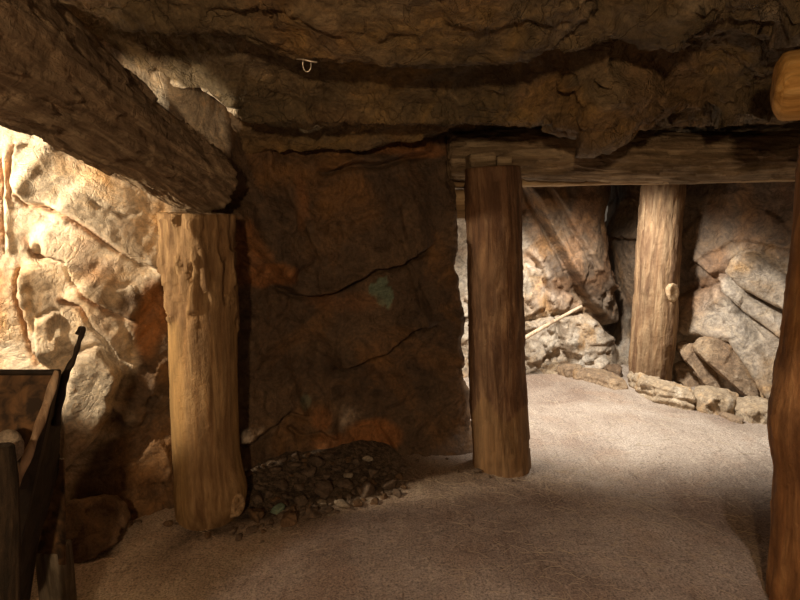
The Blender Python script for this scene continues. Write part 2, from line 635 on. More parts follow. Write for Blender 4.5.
def build_floor():
    xs = np.arange(-3.2, 3.4, 0.016)
    ys = np.arange(-1.6, 6.7, 0.016)
    X, Y = np.meshgrid(xs, ys, indexing='ij')
    Z = floor_h(X.ravel(), Y.ravel())
    V = np.stack([X.ravel(), Y.ravel(), Z], -1)
    Fq = grid_faces(len(xs), len(ys))
    X, Y = X.ravel(), Y.ravel()
    wy = np.interp(X, [-1.9, -1.3, -1.0, -0.6, 0.0, 0.4], [2.5, 2.74, 3.0, 3.4, 3.6, 3.6])
    nz = fbm(np.stack([X, Y, X * 0], -1) * 7, 4, 66)
    g = sstep(-1.15, -0.9, X) * sstep(0.25, -0.15, X) * sstep(0.72, 0.5, wy - Y + nz * 0.12)
    T = np.zeros((len(X), 4))
    T[:, 0] = g
    T[:, 3] = 1
    o = mesh_np('floor', V, Fq, M['floor'], attr={'grit': T})
    tag(o, 'trampled brown dirt floor with straw bits', 'floor', kind='structure')


build_floor()

# ------------------------------------------------------------------ left pale wall + brown wall
WPLAN = [(-2.9, -1.6), (-2.7, 0.5), (-2.55, 1.9), (-2.0, 2.45), (-1.3, 2.70), (-1.13, 2.80), (-1.04, 2.84), (-0.99, 2.98), (-0.9, 3.12), (-0.6, 3.4), (0.0, 3.6), (0.28, 3.6), (0.36, 3.64),
         (0.33, 3.9), (0.05, 4.4), (-0.6, 4.75), (-1.5, 4.9)]


def build_near_walls():
    P, Nn, nu, nv = plan_grid(WPLAN, -0.08, 2.45, 0.0105, 0.0105)
    z = P[:, :, 2]
    # jamb leans to the right towards its foot
    wj = sstep(-0.3, 0.3, P[:, :, 0]) * (P[:, :, 1] > 3.3)
    P[:, :, 0] += wj * np.interp(z, [0, 0.35, 0.9, 1.3, 1.9], [0.09, 0.045, 0.01, -0.03, -0.06])
    # wall belly: leans back towards the roof
    B = P.reshape(-1, 3)
    px, py = proj(B)
    h = np.zeros(len(B))
    h += 0.10 * fbm(B * 0.9, 3, 40) * (1 - 0.7 * sstep(180, 240, px))
    wob = fbm(B * 4.0, 3, 90)
    front = (B[:, 1] > 1.2) & (B[:, 1] < 3.9)
    leftw = (1 - sstep(95, 150, px)) * front
    mid = sstep(150, 235, px) * front
    # --- pale left wall: diagonal slabs
    f = np.zeros(len(B))
    f += ledge(px, py, [(8, 170), (14, 188), (26, 203), (46, 205), (68, 216), (92, 231), (116, 248), (140, 262), (166, 272)], 0.10, 160, 0.03, 1.8, wob)
    f += ledge(px, py, [(26, 240), (34, 256), (52, 259), (66, 262), (72, 280), (86, 296), (108, 308), (140, 326)], 0.09, 90, 0.035, 1.8, wob)
    f -= ledge(px, py, [(20, 262), (16, 280), (16, 296), (24, 320), (36, 362)], -0.07, 40, -0.04, 2.2, wob)
    f += ledge(px, py, [(60, 300), (82, 308), (92, 326), (104, 336), (120, 362)], 0.07, 30, 0.04, 2.5, wob)
    f -= ledge(px, py, [(16, 140), (14, 158), (12, 176), (10, 200)], -0.05, 14, -0.03, 2.0, wob)
    f -= ledge(px, py, [(4, 150), (2, 200), (4, 260)], -0.05, 10, -0.03, 2.0, wob)
    f += block(px, py, [(34, 318), (58, 312), (62, 350), (50, 366), (38, 362)], 0.04, 4, wob)
    f += block(px, py, [(72, 352), (96, 344), (122, 372), (112, 410), (92, 440), (66, 470), (62, 400)], 0.07, 10, wob)
    f -= 0.09 * np.exp(-(((px - 38) / 5) ** 2 + ((py - 250) / 9) ** 2))
    f -= 0.03 * np.exp(-(((px - 54) / 2.5) ** 2 + ((py - 328) / 9) ** 2))
    f -= 0.02 * np.exp(-(seg_dist(px + wob * 2, py, [(96, 202), (102, 208), (112, 209), (122, 214), (136, 212)])[0] / 1.1) ** 2)
    f -= 0.02 * np.exp(-(seg_dist(px + wob * 2, py, [(50, 222), (66, 226), (74, 222)])[0] / 1.0) ** 2)
    h += f * front
    h += leftw * (0.005 * ridged(B * 5, 4, 12) + 0.02 * fbm(B * 1.8, 2, 44))
    rough = sstep(95, 130, px) * (1 - sstep(165, 200, px)) * sstep(255, 300, py)
    h += front * rough * (0.05 * facet(B * np.array([9, 9, 7]), 3) + 0.02 * ridged(B * 9, 3, 13))
    # --- brown wall
    g = np.zeros(len(B))
    g += ledge(px, py, [(262, 276), (276, 285), (296, 293), (324, 292), (348, 283), (372, 269), (396, 262), (424, 249), (440, 240)], 0.10, 55, 0.03, 3.0, wob)
    g += ledge(px, py, [(330, 372), (346, 366), (368, 356), (392, 341), (416, 328), (440, 322)], 0.09, 50, 0.03, 3.0, wob)
    g += ledge(px, py, [(218, 206), (240, 238), (262, 262), (282, 284)], 0.07, 30, 0.0, 3.0, wob)
    g += ledge(px, py, [(284, 180), (296, 210), (310, 240), (322, 262)], 0.016, 20, 0.01, 3.0, wob)
    g += ledge(px, py, [(310, 172), (332, 169), (362, 164), (392, 161), (436, 152)], 0.10, 30, 0.03, 3.0, wob)
    g += ledge(px, py, [(232, 444), (262, 424), (286, 410), (312, 418)], 0.05, 26, 0.02, 3.0, wob)
    g += ledge(px, py, [(286, 424), (300, 434), (318, 430), (334, 436)], 0.03, 14, 0.02, 2.5, wob)
    g -= ledge(px, py, [(376, 420), (392, 446), (410, 474)], -0.05, 26, -0.01, 3.0, wob)
    g += ledge(px, py, [(400, 436), (430, 452), (470, 462)], 0.04, 20, 0.0, 3.0, wob)
    g += ledge(px, py, [(280, 236), (310, 216), (350, 226), (400, 206)], 0.010, 30, 0.004, 4.0, wob)
    g += ledge(px, py, [(390, 176), (400, 230), (420, 300), (430, 340)], 0.025, 30, 0.0, 3.0, wob)
    h += 1.45 * g * front * sstep(160, 220, px)
    h += mid * (0.034 * ridged(B * np.array([2.2, 2.2, 3.0]), 4, 60) + 0.03 * fbm(B * 2.2, 3, 61) + 0.016 * ridged(B * 7 + wob[:, None], 3, 64) +
                0.014 * facet(B * np.array([5, 5, 6]) + wob[:, None] * 0.4, 8, 0.5, 0.2))
    # foot of the wall spreads a little
    h += 0.10 * np.exp(-np.maximum(B[:, 2], 0) / 0.22) * mid
    # jamb and tunnel side
    back = (B[:, 1] >= 3.62) & (B[:, 0] < 0.6)
    h += back * (0.05 * facet(B * 5, 9) + 0.03 * ridged(B * 4, 3, 14)) * 0.6
    near = B[:, 1] < 1.9
    h += near * 0.05 * facet(B * 3.0, 10)
    h += 0.004 * fbm(B * 26, 3, 31)
    V = B + Nn.reshape(-1, 3) * h[:, None]
    # the brown wall leans out over the tunnel slightly near the roof
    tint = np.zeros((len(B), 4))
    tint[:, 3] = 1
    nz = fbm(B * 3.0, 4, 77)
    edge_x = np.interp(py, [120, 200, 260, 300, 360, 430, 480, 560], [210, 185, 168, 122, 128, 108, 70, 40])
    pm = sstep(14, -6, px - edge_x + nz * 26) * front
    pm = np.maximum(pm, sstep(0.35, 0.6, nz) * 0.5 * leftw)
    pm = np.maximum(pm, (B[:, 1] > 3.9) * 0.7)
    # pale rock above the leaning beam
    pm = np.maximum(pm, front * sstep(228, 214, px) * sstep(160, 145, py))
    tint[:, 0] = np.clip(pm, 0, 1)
    gr = ((px - 379) / 11) ** 2 + ((py - 291) / 14) ** 2
    gr2 = ((px - 304) / 7) ** 2 + ((py - 402) / 8) ** 2
    tint[:, 1] = np.clip(np.maximum(sstep(1.15, 0.9, gr + fbm(B * 12.0, 3, 78) * 1.6) * 0.95, sstep(1.2, 0.6, gr2 + nz * 1.5) * 0.45), 0, 1) * front
    rs = np.zeros(len(B))
    for cx, cy, sx, sy, a in ((372, 428, 26, 12, .8), (240, 255, 16, 30, .5), (262, 276, 22, 10, .6), (330, 440, 22, 9, .55), (318, 416, 12, 10, .5),
                              (400, 150, 40, 7, .5), (296, 205, 8, 26, .5), (150, 320, 16, 36, .6), (424, 455, 22, 9, .4), (340, 300, 40, 12, .3)):
        rs = np.maximum(rs, min(1, a * 1.3) * sstep(1.6, 0.3, ((px - cx) / sx) ** 2 + ((py - cy) / sy) ** 2 + nz * 1.5))
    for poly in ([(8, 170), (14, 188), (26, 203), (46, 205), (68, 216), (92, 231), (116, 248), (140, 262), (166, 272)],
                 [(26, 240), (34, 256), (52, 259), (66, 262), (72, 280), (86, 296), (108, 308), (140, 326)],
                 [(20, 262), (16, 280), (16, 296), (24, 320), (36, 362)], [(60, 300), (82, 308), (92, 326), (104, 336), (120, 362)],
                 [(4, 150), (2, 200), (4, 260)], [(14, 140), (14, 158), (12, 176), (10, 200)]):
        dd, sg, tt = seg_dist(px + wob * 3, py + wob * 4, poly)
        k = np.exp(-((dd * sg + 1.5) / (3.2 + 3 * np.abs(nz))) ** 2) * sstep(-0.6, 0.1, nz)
        rs = np.maximum(rs, 0.75 * k * leftw)  # brown stain along the slab steps, also painting in shade on their faces
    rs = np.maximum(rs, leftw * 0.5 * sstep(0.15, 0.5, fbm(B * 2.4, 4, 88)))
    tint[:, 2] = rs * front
    cut = int(np.argmin(np.abs(P[:, 10, 0] + 1.02) + 10 * (P[:, 10, 1] > 3.4)))
    V = V.reshape(nu, nv, 3)
    T = tint.reshape(nu, nv, 4)
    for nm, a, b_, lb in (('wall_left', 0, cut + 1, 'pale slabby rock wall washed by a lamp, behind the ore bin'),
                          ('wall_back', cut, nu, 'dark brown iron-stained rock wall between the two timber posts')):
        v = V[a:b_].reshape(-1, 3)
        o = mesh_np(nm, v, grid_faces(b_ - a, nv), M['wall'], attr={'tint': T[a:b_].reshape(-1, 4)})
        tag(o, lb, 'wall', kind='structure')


build_near_walls()

# ------------------------------------------------------------------ side chamber walls
FPLAN = [(-2.2, 5.0), (-0.9, 5.15), (0.3, 5.2), (0.9, 5.25), (1.5, 5.35), (1.80, 5.4), (1.93, 5.6), (1.95, 6.3)]
RPLAN = [(2.12, 6.3), (2.12, 5.75), (2.22, 5.35), (2.5, 4.95), (2.85, 4.4), (3.0, 3.8), (3.0, 3.0), (2.7, 1.6), (2.7, -1.6)]


def build_far_walls():
    P, Nn, nu, nv = plan_grid(FPLAN, -0.08, 2.5, 0.013, 0.013)
    B = P.reshape(-1, 3)
    px, py = proj(B)
    wob = fbm(B * 4.0, 3, 190)
    h = 0.08 * fbm(B * 1.2, 3, 140)
    h += ledge(px, py, [(520, 178), (540, 215), (556, 245), (576, 285), (598, 318), (610, 350)], 0.16, 26, 0.04, 3, wob)
    h += ledge(px, py, [(540, 180), (560, 210), (584, 250), (606, 300)], 0.06, 14, 0.02, 2.5, wob)
    h += ledge(px, py, [(524, 250), (536, 262), (548, 290), (552, 316)], 0.05, 14, 0.03, 2, wob)
    h += block(px, py, [(524, 262), (540, 268), (548, 310), (524, 318)], 0.05, 5, wob)
    h += block(px, py, [(556, 318), (592, 314), (608, 340), (600, 368), (566, 366)], 0.10, 8, wob)
    h += block(px, py, [(560, 290), (582, 296), (586, 312), (562, 316)], 0.06, 5, wob)
    h += block(px, py, [(526, 322), (556, 318), (560, 345), (540, 362), (524, 362)], 0.08, 6, wob)
    h += 0.075 * facet(B * np.array([4.5, 4.5, 4.0]) + wob[:, None] * .5, 33) * sstep(1.9, 0.2, B[:, 2])
    h += 0.035 * facet(B * 10 + wob[:, None], 35) * sstep(1.2, 0.1, B[:, 2]) + 0.035 * ridged(B * 3.5, 4, 36)
    h += 0.12 * np.exp(-np.maximum(B[:, 2], 0) / 0.2)
    V = B + Nn.reshape(-1, 3) * h[:, None]
    nz = fbm(B * 3.0, 4, 177)
    tint = np.zeros((len(B), 4))
    tint[:, 3] = 1
    ex = np.interp(py, [150, 215, 260, 300, 330, 380], [470, 484, 522, 572, 600, 615])
    tint[:, 0] = sstep(18, -10, px - ex + nz * 30) * 0.55
    tint[:, 2] = sstep(0.1, 0.4, fbm(B * 2.5, 3, 5)) * 0.25
    o = mesh_np('wall_far', V, grid_faces(nu, nv), M['wall'], attr={'tint': tint})
    tag(o, 'broken pale and brown rock wall at the far end of the side chamber', 'wall', kind='structure')

    P, Nn, nu, nv = plan_grid(RPLAN, -0.08, 2.5, 0.013, 0.013)
    B = P.reshape(-1, 3)
    px, py = proj(B)
    wob = fbm(B * 4.0, 3, 290)
    vis = (B[:, 1] > 3.0)
    h = 0.08 * fbm(B * 1.0, 3, 240)
    f = block(px, py, [(733, 270), (742, 255), (757, 250), (774, 260), (800, 284), (806, 318), (780, 309), (762, 298), (744, 284)], 0.15, 9, wob)
    f += block(px, py, [(724, 274), (732, 273), (756, 296), (778, 314), (800, 326), (800, 352), (778, 336), (748, 312), (730, 292)], 0.10, 6, wob)
    f += block(px, py, [(676, 296), (690, 288), (712, 290), (724, 284), (742, 312), (762, 338), (782, 372), (796, 410), (776, 404), (752, 372), (730, 342), (700, 338), (680, 338)], 0.09, 9, wob)
    f += ledge(px, py, [(720, 278), (736, 300), (756, 330), (776, 366), (790, 400)], 0.05, 10, 0.03, 2.2, wob)
    f += ledge(px, py, [(676, 236), (700, 262), (722, 280)], 0.06, 20, 0.01, 3, wob)
    f += ledge(px, py, [(680, 300), (700, 262), (740, 240), (800, 250)], 0.03, 30, 0.0, 3, wob)
    f += ledge(px, py, [(604, 240), (622, 238), (640, 242)], 0.05, 20, 0.02, 2, wob)
    h += f * vis
    h += 0.02 * facet(B * 4 + wob[:, None] * .5, 43) + 0.025 * ridged(B * 2.6, 4, 46) + 0.03 * fbm(B * 2, 3, 47)
    h += 0.004 * fbm(B * 24, 3, 48)
    V = B + Nn.reshape(-1, 3) * h[:, None]
    nz = fbm(B * 3.0, 4, 277)
    tint = np.zeros((len(B), 4))
    tint[:, 3] = 1
    lo = np.interp(px, [676, 724, 745, 800], [330, 285, 252, 262])
    tint[:, 0] = (sstep(-16, 16, py - lo + nz * 20) * 0.42 + 0.02) * vis
    tint[:, 2] = sstep(0.15, 0.45, fbm(B * 2.0, 3, 15)) * 0.25
    o = mesh_np('wall_right', V, grid_faces(nu, nv), M['wall'], attr={'tint': tint})
    tag(o, 'brown rock wall with slanting slabs on the right of the side chamber', 'wall', kind='structure')


build_far_walls()

# ------------------------------------------------------------------ roof
def lipz(pts, X, Y):
    """height of a traced lip at world x, standing at depth Y"""
    xs = np.array([p[0] for p in pts], float)
    ys = np.array([p[1] for p in pts], float)
    wx, wz = [], []
    for a, b in zip(xs, ys):
        q = at(a, b, Y)
        wx.append(q.x)
        wz.append(q.z)
    return np.interp(X, wx, wz)


def build_ceiling():
    L1 = [(-200, -40), (60, 2), (100, 14), (140, 24), (200, 33), (250, 48), (300, 62), (400, 66), (470, 67), (530, 64), (546, 52), (600, 34), (700, 30), (800, 34), (1000, 30)]
    L2 = [(-300, 60), (0, 60), (100, 66), (135, 82), (200, 86), (215, 100), (238, 123), (400, 124), (530, 122), (548, 122), (565, 130), (590, 136),
          (612, 126), (640, 120), (666, 114), (690, 106), (730, 116), (800, 118), (1000, 118)]
    L3 = [(-300, 90), (150, 120), (215, 142), (240, 150), (300, 150), (380, 146), (440, 132), (470, 124), (530, 122), (800, 118), (1000, 118)]
    xs = np.arange(-3.2, 3.35, 0.0125)
    Y1, Y2, Y3 = 2.15, 2.75, 3.2
    z1, z2, z3 = lipz(L1, xs, Y1), lipz(L2, xs, Y2), lipz(L3, xs, Y3)
    right = sstep(0.55, 0.8, xs)
    z1 = z1 + 0.02 * right
    R = lambda v: np.full(len(xs), v)
    # profile stations: (y, z) per column
    st = [(R(-1.6), R(2.3)), (R(0.9), R(2.28)), (R(1.45), np.maximum(z1 + .22, 2.2)), (R(1.85), z1 + 0.16), (R(2.05), z1 + 0.07), (R(Y1), z1),
          (R(Y1 + 0.06), z1 + 0.01), (R(Y1 + 0.10), z1 + 0.14 * (1 - right) + 0.03), (R(Y1 + 0.30), z1 + .22 - .14 * right), (R(Y2 - 0.24), np.maximum(z2 + 0.30 - .1 * right, z1 + .02)),
          (R(Y2 - 0.09), z2 + 0.14), (R(Y2 - 0.02), z2 + 0.05), (R(Y2), z2), (R(Y2 + 0.05), z2 + 0.005), (R(Y2 + 0.12), z2 + 0.07), (R(Y3 - 0.12), z3 + 0.15),
          (R(Y3 - 0.03), z3 + 0.05), (R(Y3), z3), (R(Y3 + 0.1), z3 + 0.02), (R(3.5), z3 + 0.03), (R(3.95), z3 + 0.0), (R(4.3), R(2.22)), (R(5.0), R(2.2)), (R(6.7), R(2.2))]
    sy = np.stack([a for a, b in st], 1)
    sz = np.stack([b for a, b in st], 1)
    # a common parameter, sampled densely
    seg = np.hypot(np.diff(sy, axis=1), np.diff(sz, axis=1)).mean(0)
    par = np.r_[0, np.cumsum(seg)]
    tt = []
    for i in range(len(seg)):
        ym = sy[0, i]
        n = max(2, int(seg[i] / (0.0125 if 1.2 < ym < 3.6 else 0.05)))
        tt += list(np.linspace(par[i], par[i + 1], n, endpoint=False))
    tt.append(par[-1])
    tt = np.array(tt)
    nu, nv = len(xs), len(tt)
    P = np.zeros((nu, nv, 3))
    P[:, :, 0] = xs[:, None]
    for i in range(nu):
        P[i, :, 1] = np.interp(tt, par, sy[i])
        P[i, :, 2] = np.interp(tt, par, sz[i])
    # wander of the ledges in depth
    du = np.gradient(P, axis=0)
    dv = np.gradient(P, axis=1)
    nn = np.cross(du, dv)
    nn /= np.linalg.norm(nn, axis=2, keepdims=True) + 1e-9
    if nn[nu // 2, 5, 2] > 0:
        nn = -nn
    # smooth the normals along the profile
    for _ in range(10):
        nn[:, 1:-1] = (nn[:, :-2] + nn[:, 1:-1] * 2 + nn[:, 2:]) / 4
    nn /= np.linalg.norm(nn, axis=2, keepdims=True) + 1e-9
    B = P.reshape(-1, 3)
    px, py = proj(B)
    wob = fbm(B * 4.0, 3, 390)
    rw = sstep(520, 575, px) * (B[:, 1] < 3.4)
    h = 0.035 * fbm(B * np.array([1.5, 3, 3]), 3, 340)
    h += (1 - rw) * (0.012 * facet(B * np.array([7, 10, 12.]) + wob[:, None] * 0.6, 355) + 0.028 * ridged(B * np.array([2.0, 4.5, 6.0]) + wob[:, None] * .3, 4, 341) + 0.018 * facet(B * np.array([3.0, 5, 7]) + wob[:, None] * 0.3, 342))
    h += rw * (0.075 * facet(B * np.array([3.6, 3.6, 5.0]) + wob[:, None] * 0.35, 345, 1.1, 0.3) + 0.02 * ridged(B * 4.5, 4, 346) +
               0.025 * facet(B * 9.0 + wob[:, None] * 0.5, 347))
    h = np.where(B[:, 1] > 2.85, np.clip(h, -0.05, 0.035), h)
    h += 0.010 * facet(B * 16 + wob[:, None] * 0.8, 351, 1.0, 0.3) + 0.010 * ridged(B * np.array([9, 9, 9]), 3, 348) + 0.004 * fbm(B * 30, 2, 349)
    # vertical joints on the second ledge
    vis = (B[:, 1] > 2.3) & (B[:, 1] < 3.1)
    for jx in ((246, 70, 238, 124), (205, 88, 236, 124), (306, 96, 316, 124), (352, 78, 346, 124), (262, 90, 300, 105)):
        d = seg_dist(px + wob * 3, py, [(jx[0], jx[1]), (jx[2], jx[3])])[0]
        h -= vis * 0.02 * np.exp(-(d / 2.2) ** 2)
    # hanging wedge over the crossbeam
    f = block(px, py, [(545, 120), (600, 70), (640, 60), (668, 80), (650, 112), (612, 132), (588, 146)], 0.07, 16, wob)
    h += f * (B[:, 1] > 2.2) * (B[:, 1] < 2.95)
    f = ledge(px, py, [(440, 18), (480, 26), (530, 22), (560, 26)], 0.03, 12, 0.01, 2.5, wob)
    f += ledge(px, py, [(200, 8), (260, 6), (300, 14), (330, 30), (348, 42)], 0.025, 14, 0.015, 2.5, wob)
    f += ledge(px, py, [(105, 22), (160, 28), (230, 36), (290, 50)], 0.03, 14, 0.01, 2.5, wob)
    h += f * (B[:, 1] > 1.3) * (B[:, 1] < 2.3)
    V = B + nn.reshape(-1, 3) * h[:, None]
    nz = fbm(B * 3.0, 4, 377)
    tint = np.zeros((len(B), 4))
    tint[:, 3] = 1
    tint[:, 0] = np.clip(sstep(0.42, 0.7, nz) * 0.15 + (B[:, 1] > 2.6) * (block(px + nz * 14, py + nz * 10, [(100, 83), (140, 80), (208, 88), (240, 124), (222, 156), (180, 150)], 1.0, 4) > 0.5), 0, 1)
    tint[:, 2] = sstep(0.15, 0.5, fbm(B * 2.3, 3, 25)) * 0.15
    o = mesh_np('ceiling', V, grid_faces(nu, nv), M['ceil'], attr={'tint': tint})
    tag(o, 'low ledged brown rock roof of the mine', 'ceiling', kind='structure')


build_ceiling()


# ------------------------------------------------------------------ logs
def log(name, stations, mat, bark=0.006, bark_fn=None, seed=0, parent=None, knots=(), flat=0.0, zone_fn=None, cap_mat=None, ring=72,
        du=0.014, lump=0.03, twist=0.0, bulge=None, squash=None, round_end=0.0, plates=0.0):
    """timber along stations [(point, radius)]; the object's own Z runs along the log"""
    pts = [Vector(p) for p, r in stations]
    rad = np.array([r for p, r in stations])
    axis = (pts[-1] - pts[0]).normalized()
    q = axis.to_track_quat('Z', 'X')
    Mi = q.to_matrix().inverted()
    loc = [Mi @ (p - pts[0]) for p in pts]
    la = np.array([[v.x, v.y, v.z] for v in loc])
    L = la[-1, 2]
    n = max(8, int(L / du))
    z = np.linspace(0, L, n)
    cx = np.interp(z, la[:, 2], la[:, 0])
    cy = np.interp(z, la[:, 2], la[:, 1])
    rr = np.interp(z, la[:, 2], rad)
    k = np.ones(9) / 9
    if n > 30:
        for arr in (cx, cy, rr):
            a = np.pad(arr, 4, mode='edge')
            arr[:] = np.convolve(a, k, 'valid')
    th = np.linspace(0, 2 * math.pi, ring, endpoint=False)
    T, Z = np.meshgrid(th, z)
    C, S = np.cos(T), np.sin(T)
    Q = np.stack([C.ravel(), S.ravel(), Z.ravel()], -1)
    sd = seed * 13
    R = rr[:, None] * np.ones_like(T)
    dl = lump * fbm(Q * np.array([0.8, 0.8, 2.2]) + sd, 3, sd)
    gr = ridged(Q * np.array([5, 5, 2.4]) + sd + twist, 4, sd + 3)
    fine = fbm(Q * np.array([14, 14, 9]) + sd, 3, sd + 7)
    bw = np.ones_like(T) if bark_fn is None else bark_fn(T, Z, L)
    split = -np.maximum(0, ridged(Q * np.array([1.6, 1.6, 0.5]) + sd, 2, sd + 11) - 0.42) * 0.05
    R = R * (1 + dl.reshape(T.shape)) + bark * bw * gr.reshape(T.shape) + 0.3 * bark * bw * fine.reshape(T.shape) + split.reshape(T.shape) \
        + 0.0012 * ridged(Q * np.array([11, 11, 1.4]) + sd, 2, sd + 5).reshape(T.shape)
    if plates:
        wq = fbm(Q * np.array([2, 2, 3]) + sd, 3, sd + 21)
        R = R + (plates * bw.ravel() * facet(Q * np.array([2.6, 2.6, 5.0]) + wq[:, None] * .5 + sd, sd + 20, 0.7, 0.5)).reshape(T.shape)
        R = R + (0.4 * plates * bw.ravel() * facet(Q * np.array([7, 7, 8.0]) + wq[:, None] * .8 + sd, sd + 22, 0.7, 0.5)).reshape(T.shape)
    for kt, kz, kr, kh in knots:
        dt = np.angle(np.exp(1j * (T - kt))) * rr.mean()
        d2 = (dt ** 2 + (Z - kz) ** 2) / kr ** 2
        R = R + kh * np.exp(-d2 * 1.2)
    if round_end:
        e = np.clip(np.minimum(Z, L - Z) / round_end, 0, 1)
        R = R * (0.72 + 0.28 * np.sqrt(1 - (1 - e) ** 2))
    X = cx[:, None] + R * C
    Y = cy[:, None] + R * S
    V = [np.stack([X.ravel(), Y.ravel(), Z.ravel()], -1)]
    i = np.arange(n - 1)[:, None] * ring
    j = np.arange(ring)[None, :]
    j2 = (j + 1) % ring
    Fq = np.stack([i + j, i + j2, i + ring + j2, i + ring + j], -1).reshape(-1, 4).tolist()
    cnt = n * ring
    # end caps with growth rings, slightly uneven
    for e, zz, sgn in ((0, 0.0, 1), (n - 1, L, -1)):
        prev = [e * ring + t for t in range(ring)]
        for fr in (0.93, 0.75, 0.55, 0.35, 0.15):
            P = np.stack([cx[e] + (X[e] - cx[e]) * fr, cy[e] + (Y[e] - cy[e]) * fr, np.full(ring, zz) - sgn * (0.006 if fr < .9 else 0.003)], -1)
            P[:, 2] += 0.004 * fbm(P * 14 + sd, 2, sd)
            V.append(P)
            cur = list(range(cnt, cnt + ring))
            cnt += ring
            for t in range(ring):
                t2 = (t + 1) % ring
                Fq.append([prev[t], cur[t], cur[t2], prev[t2]] if sgn == 1 else [prev[t], prev[t2], cur[t2], cur[t]])
            prev = cur
        Fq.append(prev[::-1] if sgn == 1 else prev)
        if sgn == 1:
            Fq[-1] = prev
    V = np.concatenate(V)
    zn = np.zeros((len(V), 4))
    zn[:, 3] = 1
    if zone_fn is not None:
        zn[:n * ring, 0] = zone_fn(T, Z, L).ravel()
    me_o = mesh_np(name, V, Fq, mat, parent, {'zone': zn})
    bm = bmesh.new()
    bm.from_mesh(me_o.data)
    bmesh.ops.recalc_face_normals(bm, faces=bm.faces)
    bm.to_mesh(me_o.data)
    bm.free()
    if parent is None:
        me_o.location = pts[0]
    else:
        me_o.location = pts[0] - parent.location
    me_o.rotation_mode = 'QUATERNION'
    me_o.rotation_quaternion = q
    return me_o, q, pts[0]


def post_stations(rows, Y, sink=0.05):
    """rows: (y, left, right) of the post's outline, bottom row first"""
    out = []
    for y, l, r in rows:
        c = at((l + r) / 2, y, Y)
        zc = c.y * CT - (c.z - CAMZ) * ST
        out.append((c, (r - l) / 2 / F * zc))
    return out


def knot_stub(parent, at_pt, nrm, r, h, mat, name='branch_stub'):
    """cut branch stub: short tapering cylinder with a cut face"""
    n, rg = 26, []
    q = Vector(nrm).normalized().to_track_quat('Z', 'X')
    V, Fq = [], []
    prof = [(1.35, -0.03), (1.15, 0.0), (1.0, h * 0.55), (0.95, h), (0.82, h + 0.003), (0.55, h), (0.25, h - 0.002)]
    for k, (f, z) in enumerate(prof):
        for t in range(n):
            a = 2 * math.pi * t / n
            rr = r * f * (1 + 0.09 * math.sin(2 * a + 1) + 0.05 * math.sin(3 * a))
            V.append((rr * math.cos(a), rr * math.sin(a) * 0.9, z))
    for k in range(len(prof) - 1):
        for t in range(n):
            t2 = (t + 1) % n
            Fq.append([k * n + t, k * n + t2, (k + 1) * n + t2, (k + 1) * n + t])
    Fq.append([(len(prof) - 1) * n + t for t in range(n)])
    o = mesh_np(name, np.array(V), Fq, mat, parent)
    o.location = Vector(at_pt) - parent.location
    o.rotation_mode = 'QUATERNION'
    o.rotation_quaternion = q
    return o


def make_post(rows, Y, mat, label, seed, **kw):
    st = post_stations(rows, Y)
    base = Vector((st[0][0].x, st[0][0].y, 0))
    root = empty('timber_post', base)
    tag(root, label, 'post')
    st2 = [(Vector(p), r) for p, r in st]
    # sink the foot slightly in the dirt
    p0, r0 = st2[0]
    st2 = [(Vector((p0.x, p0.y, -0.04)), r0)] + [s for s in st2 if s[0].z > 0.02]
    o, q, org = log('trunk', st2, mat, seed=seed, parent=root, **kw)
    return root, st2


def surf(st, py, Y, side=0.0):
    """point on the camera side of a post at picture row py; side -1..1 across it"""
    zs = [p.z for p, r in st]
    z = at(400, py, Y).z
    x = float(np.interp(z, zs, [p.x for p, r in st]))
    r = float(np.interp(z, zs, [r for p, r in st]))
    a = side * math.pi / 2
    d = Vector((math.sin(a), -math.cos(a), 0))
    return Vector((x, Y, z)) + d * r, d, r


# left post
Y1 = 2.74
p1rows = [(532, 179, 233), (515, 177, 246), (495, 176, 249), (475, 176, 243), (455, 175, 239), (400, 172, 237), (300, 169, 235), (250, 166, 231), (214, 163, 228)]


def bark1(T, Z, L):
    e = 0.70 * L + 0.06 * np.sin(T * 3 + 1) + 0.03 * np.sin(T * 7)
    return 0.22 + 2.6 * sstep(-0.015, 0.02, Z - e)


def zone1(T, Z, L):
    e = 0.70 * L + 0.06 * np.sin(T * 3 + 1) + 0.03 * np.sin(T * 7)
    return sstep(0.02, -0.015, Z - e) * sstep(-0.4, 0.5, np.sin(T * 2 + 0.6)) * 0.85 + 0.1


post_left, s1 = make_post(p1rows, Y1, M['post_left'], 'pale yellow-brown timber post with peeling bark, under the left slanting beam', 1,
                          bark=0.011, bark_fn=bark1, zone_fn=zone1, lump=0.02, plates=0.008)
pt, d, r = surf(s1, 497, Y1, 0.7)
knot_stub(post_left, pt - d * 0.03, d, 0.055, 0.025, M['knot'], 'root_swelling')

# middle post
Y2 = 3.32
p2rows = [(477, 474, 529), (440, 472, 528), (400, 470, 526), (350, 469, 524), (300, 468, 523), (250, 467, 522), (200, 466, 521), (168, 465, 519)]


def zone2(T, Z, L):
    e = 0.24 * L + 0.05 * np.sin(T * 3 + 2) + 0.03 * np.sin(T * 5)
    return sstep(0.012, -0.012, Z - e)


post_mid, s2 = make_post(p2rows, Y2, M['post_mid'], 'dark reddish-brown timber post beside the rock wall, at the chamber opening', 2,
                         bark=0.008, lump=0.03, zone_fn=zone2, plates=0.006)
for yy, sd_, rr in ((337, -0.42, 0.032), (313, -0.18, 0.022), (262, 0.25, 0.016)):
    pt, d, r = surf(s2, yy, Y2, sd_)
    knot_stub(post_mid, pt - d * 0.012, d, rr, 0.010, M['knot_dark'])

